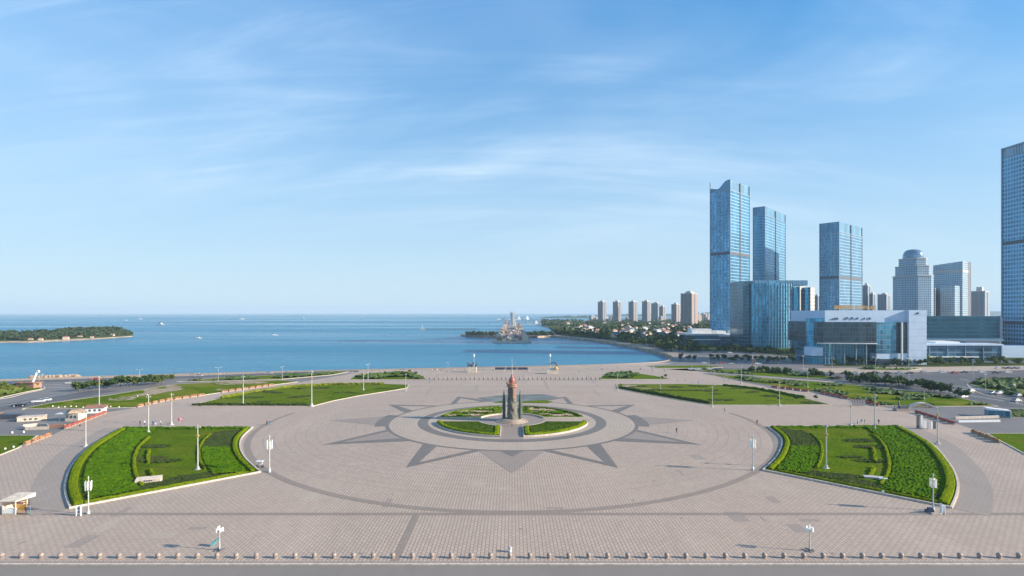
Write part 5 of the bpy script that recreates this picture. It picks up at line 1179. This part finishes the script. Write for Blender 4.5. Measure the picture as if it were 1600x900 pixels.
x, y = G(281, 662); o = empty('cartoonless_balloon', (x, y, .02), 'round pink kite balloon tethered behind the left front lawn', 'balloon'); o.name = 'balloon_bunch'; MB().ball((0, 0, 1.5), .62, 14).build('balloon', plain('pink_balloon', (.5, .14, .2), .5), o, True); MB().tube((0, 0, 0), (0, 0, .8), .04, .04, 5).build('string', M['pole'], o)
o['label'] = 'round pink balloon on a stick behind the left front lawn'; o.name = 'balloon'
# ---------------------------------------------------------------- sculptures at the sea side
x, y = G(738, 581.5); o = empty('sea_sculpture', (x, y, .02), 'dark bronze group on a pale plinth at the sea edge, left of the monument', 'sculpture'); MB().box(0, 0, 0, 5.5, 4, 3.2).build('plinth', M['cream'], o)
f = MB(); f.tube((-2, 0, 3.2), (-2.6, 0, 5.4), .8, .5, 8).tube((0, 0, 3.2), (.6, 0, 5.6), .9, .4, 8).tube((-2.4, 0, 4.6), (.5, 0, 4.4), .7, .6, 8).tube((2, 0, 3.2), (2.8, 0, 5.8), .6, .3, 8).ball((.7, 0, 5.9), .6, 10).ball((-2.7, 0, 5.7), .55, 10); f.build('figure_group', M['slate'], o)
x, y = G(862, 584); o = empty('sea_sculpture', (x, y, .02), 'dark arched sculpture on a golden stone base at the sea edge, right of the monument', 'sculpture'); MB().prism([(-3, -2), (4.2, -2), (3.6, 2), (-2.4, 2)], 0, 3, 0, True, True, None, [2.6, 3.4, 4.2, 3.2]).build('stone_base', M['cream'], o)
f = MB(); pv = None
for i in range(14):
    a = R(-10+i*13); p = (3.6-4.6*(1-math.cos(a*.62))*1.0, 0, 2.8+4.2*math.sin(a*.9)); 
    if pv: f.tube(pv, p, .75-.04*i, .71-.04*i, 8)
    pv = p
f.build('arched_figure', M['slate'], o); MB().ball((2.6, -1.6, 3.6), 1.1, 10, 0, 1.2).build('golden_boulder', plain('golden_stone', (.60, .38, .10), .6), o)
for px, lab in ((740, 'thin pole with a lantern behind the left sea sculpture'), (860, 'thin pole with a lantern behind the right sea sculpture')):
    x, y = G(px, 580); o = empty('lantern_pole', (x, y+3, .02), lab, 'street lamp'); MB().tube((0, 0, 0), (0, 0, 9.6), .22, .15, 8).build('pole', M['pole'], o); MB().lathe([(.3, 9), (.55, 9.4), (.5, 10.4), (.2, 11)], 8).build('lantern', M['lampglass'], o)
x0, y = G(773, 578.5); x1, _ = G(825, 578.5); o = empty('long_bench_wall', ((x0+x1)/2, y, .02), 'long low navy panel wall standing at the sea edge behind the monument', 'wall')
MB().box(0, 0, 0, x1-x0, .8, .35).build('footing', M['concrete'], o)
for k in range(3): w = (x1-x0)/3; MB().box(-(x1-x0)/2+w*(k+.5), 0, .36, w-.5, .5, 1.5).build('panel', M['navy'], o)
o.name = 'panel_wall'
# ---------------------------------------------------------------- sunken square details, left and right
x, y = G(110, 659); o = empty('guard_house', (x, y+2.5, .02), 'small cream guard house with a curved yellow roof in the left square', 'hut'); MB().box(0, 0, 0, 4.6, 4, 2.9).build('wall', M['cream'], o)
MB().lathe([(3.5, 2.92), (3.2, 3.5), (2.0, 4.0), (.3, 4.2)], 4).build('roof', M['soil'], o); bpy.data.objects[o.name]
for s in (-1.4, 0, 1.4): MB().box(s, -2.05, 1.2, .6, .12, .9).build('window', M['slate'], o)
cn = MB().box(-4.0, -1, 2.5, 3.0, 2.4, .22).box(-4.6, -1.4, 0, .2, .2, 2.5); cn.build('canopy', M['white'], o)
x, y = G(150, 645); o = empty('ticket_shed', (x, y, .02), 'long white shed with a red roof at the top of the left square', 'hut', None, R(16)); MB().box(0, 0, 0, 6.2, 2.2, 2.0).build('wall', M['white'], o); MB().prism([(-3.4, -1.5), (3.4, -1.5), (3.4, 1.5), (-3.4, 1.5)], 2.02, 2.4, 0, True, True, None, [2.1, 2.1, 2.9, 2.9]).build('roof', M['redroof'], o)
for s in (-1.6, 0, 1.6): MB().box(s, -1.12, .7, .7, .08, .8).build('window', M['slate'], o)
x, y = G(20, 654); o = empty('underpass_entrance', (x, y, .02), 'dark underpass entrance with yellow end posts in the left square', 'entrance'); MB().box(0, 0, 0, 9.5, 3, 1.7).build('dark_box', M['slate'], o); MB().box(-4.95, 0, 0, .35, 3.2, 2.0).build('end_post', M['orange'], o); MB().box(6, 0, 0, 2.4, 2.6, .9).build('ramp_wall', M['cream'], o)
x, y = G(48, 658); o = empty('stair_shelter', (x, y, .02), 'white sided stair shelter casting a long shadow in the left square', 'shelter', None, R(24)); MB().box(0, 0, 0, 7.5, .3, 1.5).box(0, 2.6, 0, 7.5, .3, 1.5).build('side_wall', M['cream'], o); MB().box(0, 1.3, 1.52, 7.8, 3.2, .15).build('roof', M['kerb'], o)
for s in (-1.5, 0, 1.5): MB().box(s, -.18, .4, .7, .06, .6).build('opening', M['slate'], o)
x, y = G(62, 667); tag(strip(MB(), GP([(36, 668), (60, 665.5), (74, 667), (76, 671), (40, 672), (34, 670)]), .4, 1.0, 0, .02).build('parapet_wall', M['kerb']), 'low stone parapet round the stairwell of the left square', 'wall')
tag(strip(MB(), GP([(77, 668), (102, 668)]), .6, 1.1, 0, .02).build('parapet_wall', M['pink']), 'low rose brick wall joining the red troughs on the left', 'wall')
x, y = G(45, 606); o = empty('beach_cafe', (x, y, .02), 'small brick red cafe on the left traffic island', 'hut'); MB().box(0, 0, 0, 9, 5, 2.6).build('wall', M['pink'], o); MB().box(0, 0, 2.62, 10, 6, .3).build('roof', M['redroof'], o); MB().tube((2, 0, 2.9), (4.2, 0, 8.2), .55, .5, 8).tube((4.2, 0, 8.2), (5.2, 0, 8.3), .5, .6, 8).build('white_mast', M['white'], o)
# breakwater rocks by left wall
x0, y = G(42, 592.6); o = MB(); rnd = random.Random(9)
for i in range(70):
    px = 40+rnd.random()*80; xx, yy = G(px, 592.8-(px-40)*.03); o.lathe([(.1, -1.2), (1.6*rnd.uniform(.7, 1.3), -.6), (1.4*rnd.uniform(.7, 1.3), .9), (.1, 1.7)], 6, (xx, yy+3, rnd.uniform(-.6, .4)))
tag(o.build('shore_rocks', M['rock'], weld=False), 'heap of tan armour rocks outside the sea wall on the left', 'rocks', None, 'stuff')
# right square
x, y = G(1558, 651); o = empty('glass_canopy', (x, y, .02), 'blue and white glazed subway canopy in the right square', 'entrance', None, R(-22)); MB().box(0, 0, 0, 6.5, 3.2, 2.4).build('glazing', M['glassblue'], o); MB().prism([(-3.5, -1.9), (3.5, -1.9), (3.5, 1.9), (-3.5, 1.9)], 2.42, 2.7, 0, True, True, None, [3.2, 2.6, 2.6, 3.2]).build('roof', M['white'], o); MB().box(3.4, 0, 0, .3, 3.3, 2.3).build('end_frame', M['white'], o)
x, y = G(1590, 650); tag(hedge(MB(), [(x-8, y), (x+16, y-1)], 3.0, 2.2, .02, .3, .8).build('clipped_hedge', M['leaf']), 'long dark clipped hedge at the right edge of the square', 'hedge')
tag(strip(MB(), GP([(1492, 655), (1560, 653)]), .6, .9, 0, .02).build('stair_wall', M['kerb']), 'pale stair wall in the right square, nearer one', 'wall'); tag(strip(MB(), GP([(1497, 660), (1562, 659)]), .6, .7, 0, .02).build('stair_wall', M['white']), 'white stair wall in the right square, farther down', 'wall')
for i, (px, hh, w, mt) in enumerate(((1434.5, 4.6, .9, 'slate'), (1440, 4.4, .6, 'white'), (1445, 2.6, 1.1, 'white'), (1451.5, 2.5, .7, 'concrete'), (1455.5, 2.5, .7, 'white'), (1460, 2.7, .9, 'slate'))):
    x, y = G(px, 671-(1 if i < 3 else 0)); o = empty('display_panel', (x, y, .02), '%s standing display panel, number %s from the left in the row behind the right lawn' % (mt, ('first', 'second', 'third', 'fourth', 'fifth', 'sixth')[i]), 'panel'); MB().box(0, 0, 0, w*1.3, .5, .2).build('foot', M['concrete'], o); MB().box(0, 0, .2, w, .25, hh-.2).build('board', M[mt], o)
for i in range(5):
    x, y = G(1333+i*4.2, 635); o = empty('flag_stand', (x, y, .02), 'grey upright banner board in the row near the long right lawn', 'banner', 'banner boards near the long right lawn'); MB().box(0, 0, 0, 1.0, .5, .15).build('foot', M['concrete'], o); MB().box(0, 0, .15, .8, .2, 2.6).build('board', cloth['grey'], o)
x, y = G(1410, 642); o = empty('bronze_group', (x, y, .02), 'dark bronze cart sculpture on the plaza near the right square', 'sculpture'); MB().box(0, 0, 0, 6, 2.4, .9).build('plinth', M['granite'], o); MB().box(.3, 0, .9, 3.2, 1.2, 1.0).tube((-1.2, 0, .9), (-1.4, 0, 3.2), .45, .3, 8).ball((-1.4, 0, 3.5), .32, 8).tube((2, 0, .9), (2.4, 0, 2.2), .3, .25, 8).build('bronze_figures', M['slate'], o)
x, y = G(1440, 636); o = empty('arched_bridge', (x, y, .02), 'small cream arched step bridge at the near end of the long right lawn', 'bridge', None, R(-8)); f = MB()
for i in range(10):
    a, b_ = -5+i, -4+i; za, zb = 1.9*math.cos(a/5*1.5), 1.9*math.cos(b_/5*1.5); f.prism([(a, -1), (b_, -1), (b_, 1), (a, 1)], max(0, min(za, zb)-.5), 1, 0, True, True, None, [max(.1, za), max(.1, zb), max(.1, zb), max(.1, za)])
f.build('arch', M['cream'], o)
# ---------------------------------------------------------------- cars
def mk_car(paint):
    r = empty('parked_car', (0, 0, 0), 'x', 'car'); b = MB(); prof = [(-2.2, .35), (2.2, .35), (2.25, .75), (1.3, .95), (-1.9, 1.0), (-2.25, .8)]; n = len(prof)
    for s in (-.85, .85): b.face([(x, s, z) for x, z in (prof if s < 0 else prof[::-1])])
    for i in range(n): p, q = prof[i], prof[(i+1) % n]; b.face([(q[0], -.85, q[1]), (p[0], -.85, p[1]), (p[0], .85, p[1]), (q[0], .85, q[1])])
    b.build('body', paint, r)
    c = MB(); bt, tp = [(-1.7, -.8), (1.1, -.8), (1.1, .8), (-1.7, .8)], [(-1.1, -.65), (.45, -.65), (.45, .65), (-1.1, .65)]
    for i in range(4): j = (i+1) % 4; c.face([(*bt[i], .97), (*bt[j], .97), (*tp[j], 1.45), (*tp[i], 1.45)])
    c.build('windows', M['slate'], r); MB().sheet(tp, 1.455).build('roof', paint, r)
    for x in (-1.4, 1.4):
        for s in (-.8, .8): MB().tube((x, s-.1, .33), (x, s+.1, .33), .33, .33, 12).build('wheel', M['navy'], r); MB().tube((x, s-.12, .33), (x, s+.12, .33), .18, .18, 8).build('rim', M['lampglass'], [k for k in bpy.data.objects if k.parent == r and k.name.startswith('wheel')][-1])
    return Place(r)
cars = [(mk_car(plain(n+'_car_paint', c, .25, .2, .03)), n) for n, c in (('white', (.75, .75, .75)), ('black', (.02, .02, .025)), ('silver', (.45, .46, .48)), ('red', (.45, .04, .03)), ('blue', (.04, .10, .25)))]
rnd = random.Random(4)
spots = [(1300+i*21+rnd.uniform(-6, 6), 585-rnd.uniform(0, 1.5)-i*.1, 0) for i in range(14)]+[(1240+i*17, 583+i*2+rnd.uniform(-1, 1), -15) for i in range(8)]+[(1500+rnd.uniform(0, 100), rnd.uniform(604, 632), 20) for i in range(7)]+[(1080+i*10, 578+rnd.uniform(-.5, .5), 3) for i in range(5)]+[(60, 629, 25), (70, 627, 25), (30, 635, 25), (110, 600, 8), (190, 593, 8), (310, 588.5, 8), (420, 584.5, 8), (150, 594, 8), (12, 600, 8)]+[(1100+i*14, 569+rnd.uniform(-1, 1), 0) for i in range(9)]+[(1560+i*9, 576.5, 0) for i in range(6)]
spots += [(1110+i*37+rnd.uniform(-8, 8), 551+i*1.1, 3) for i in range(7)]
for i, (px, py, rz) in enumerate(spots):
    P, n = rnd.choice(cars[:3]*3+cars[3:]); x, y = G(px, py); P((x, y, .04), R(rz+(180 if rnd.random() < .5 else 0)), '%s car on the roads beyond the %s side of the plaza' % (n, 'left' if px < 700 else 'right'), 1.0, '%s cars on the %s roads' % (n, 'left' if px < 700 else 'right'))
# orange road works mast
x, y = G(1176, 578); o = empty('striped_mast', (x, y, .02), 'orange and white banded mast between the right hand roads', 'mast'); MB().tube((0, 0, 0), (0, 0, 8), .35, .3, 8).build('pole', M['orange'], o); MB().tube((0, 0, 8), (0, 0, 10), .2, .05, 8).build('tip', M['white'], o)
# sprinkle of small white bollards / stones on left lawns edges
r = empty('white_stone', (0, 0, 0), 'x', 'stone'); MB().lathe([(.35, 0), (.38, .35), (.25, .75), (.05, .9)], 8).build('stone', M['white'], r); WS = Place(r)
for px, py in [(80+i*9.5+rnd.uniform(-3, 3), 637.5+rnd.uniform(-2, 1)) for i in range(12)]+[(8, 703), (21, 700), (19, 677), (37, 676), (215, 620), (230, 618)]: x, y = G(px, py); WS((x, y, .02), 0, 'white upright marker stone on the lawns at the left', .7, 'marker stones on the left lawns')
# ---------------------------------------------------------------- haze
hz = MB().box(0, 14000, -6.5, 60000, 40000, 246).build('haze', []); hm = bpy.data.materials.new('haze_air'); hm.use_nodes = True; nt = hm.node_tree; nt.nodes.clear()
v = N(nt, 'ShaderNodeVolumePrincipled'); v.inputs['Density'].default_value = 8e-5; v.inputs['Color'].default_value = (.62, .82, 1, 1); v.inputs['Anisotropy'].default_value = .0
oo = N(nt, 'ShaderNodeOutputMaterial'); nt.links.new(v.outputs[0], oo.inputs['Volume']); hz.data.materials.clear(); hz.data.materials.append(hm)
tag(hz, 'thin pale sea haze over the bay and town', 'haze', None, 'stuff')
# ---------------------------------------------------------------- labels that single out the members of small groups
ORD = 'first second third fourth fifth sixth seventh eighth ninth tenth eleventh twelfth thirteenth fourteenth fifteenth sixteenth seventeenth eighteenth nineteenth twentieth'.split()
def ordinal(i):
    if i < 20: return ORD[i]
    t, u = divmod(i+1, 10); T = {2: 'twent', 3: 'thirt', 4: 'fort', 5: 'fift', 6: 'sixt'}[t]
    return T+'ieth' if u == 0 else T+'y-'+ORD[u-1]
def number_group(group, fmt):
    os_ = [o for o in bpy.data.objects if o.parent is None and o.get('group') == group]
    os_.sort(key=lambda o: o.location.x/max(1, o.location.y))
    for i, o in enumerate(os_): o['label'] = fmt % ordinal(i)
for g_, f_ in (('road lamps beyond the plaza', 'double armed road lamp beyond the plaza, %s of them from the left'),
               ('orange troughs at the lower left', 'orange flower trough above the lower left lawn, %s from the left'), ('red troughs by the left square', 'red flower trough along the left square, %s from the left'),
               ('troughs along the long left lawn', 'orange flower trough along the long left lawn, %s from the left'), ('far troughs of the long left lawn', 'orange flower trough in the farther left row, %s from the left'),
               ('red troughs by the right square', 'dark red flower trough along the right square, %s from the left'), ('orange troughs at the lower right', 'orange flower trough before the lower right lawn, %s from the left'),
               ('middle troughs of the long right lawn', 'red flower trough in the middle row of the long right lawn, %s from the left'), ('near troughs of the long right lawn', 'red flower trough in the nearest row of the long right lawn, %s from the left'),
               ('far troughs of the long right lawn', 'red flower trough in the farthest row of the long right lawn, %s from the left'),
               ('pavilions on the left side of the pier', 'pitched pavilion on the left side of the pier, %s from the left'), ('pavilions on the right side of the pier', 'pitched pavilion on the right side of the pier, %s from the left'),
               ('sailing boats in the marina', 'white sailing boat in the far marina behind the pier, %s from the left'), ('houses on the island', 'pale low house on the wooded island shore, %s from the left'),
               ('people by the right lawn', 'person in the loose group by the long right lawn, %s from the left'), ('banner boards near the long right lawn', 'grey upright banner board near the long right lawn, %s from the left'),
               ('trees on the left island', 'low yellow green tree on the left traffic island, %s from the left'), ('bright shrubs by the coastal road', 'bright green shrub tree beside the coastal road, %s from the left'),
               ('trees beside the left road', 'leafy tree in the row beside the left road, %s from the left'), ('bushes on the lawns', 'small round dark bush on a plaza lawn, %s from the left'),
               ('distant town blocks', 'small pale block in the hazy distant town, %s from the left'), ('marker stones on the left lawns', 'white upright marker stone on the left lawns, %s from the left')):
    number_group(g_, f_)
for side in ('left', 'right'):
    for n in ('white', 'black', 'silver', 'red', 'blue'): number_group('%s cars on the %s roads' % (n, side), n+' car on the roads to the '+side+' of the plaza, %s from the left')
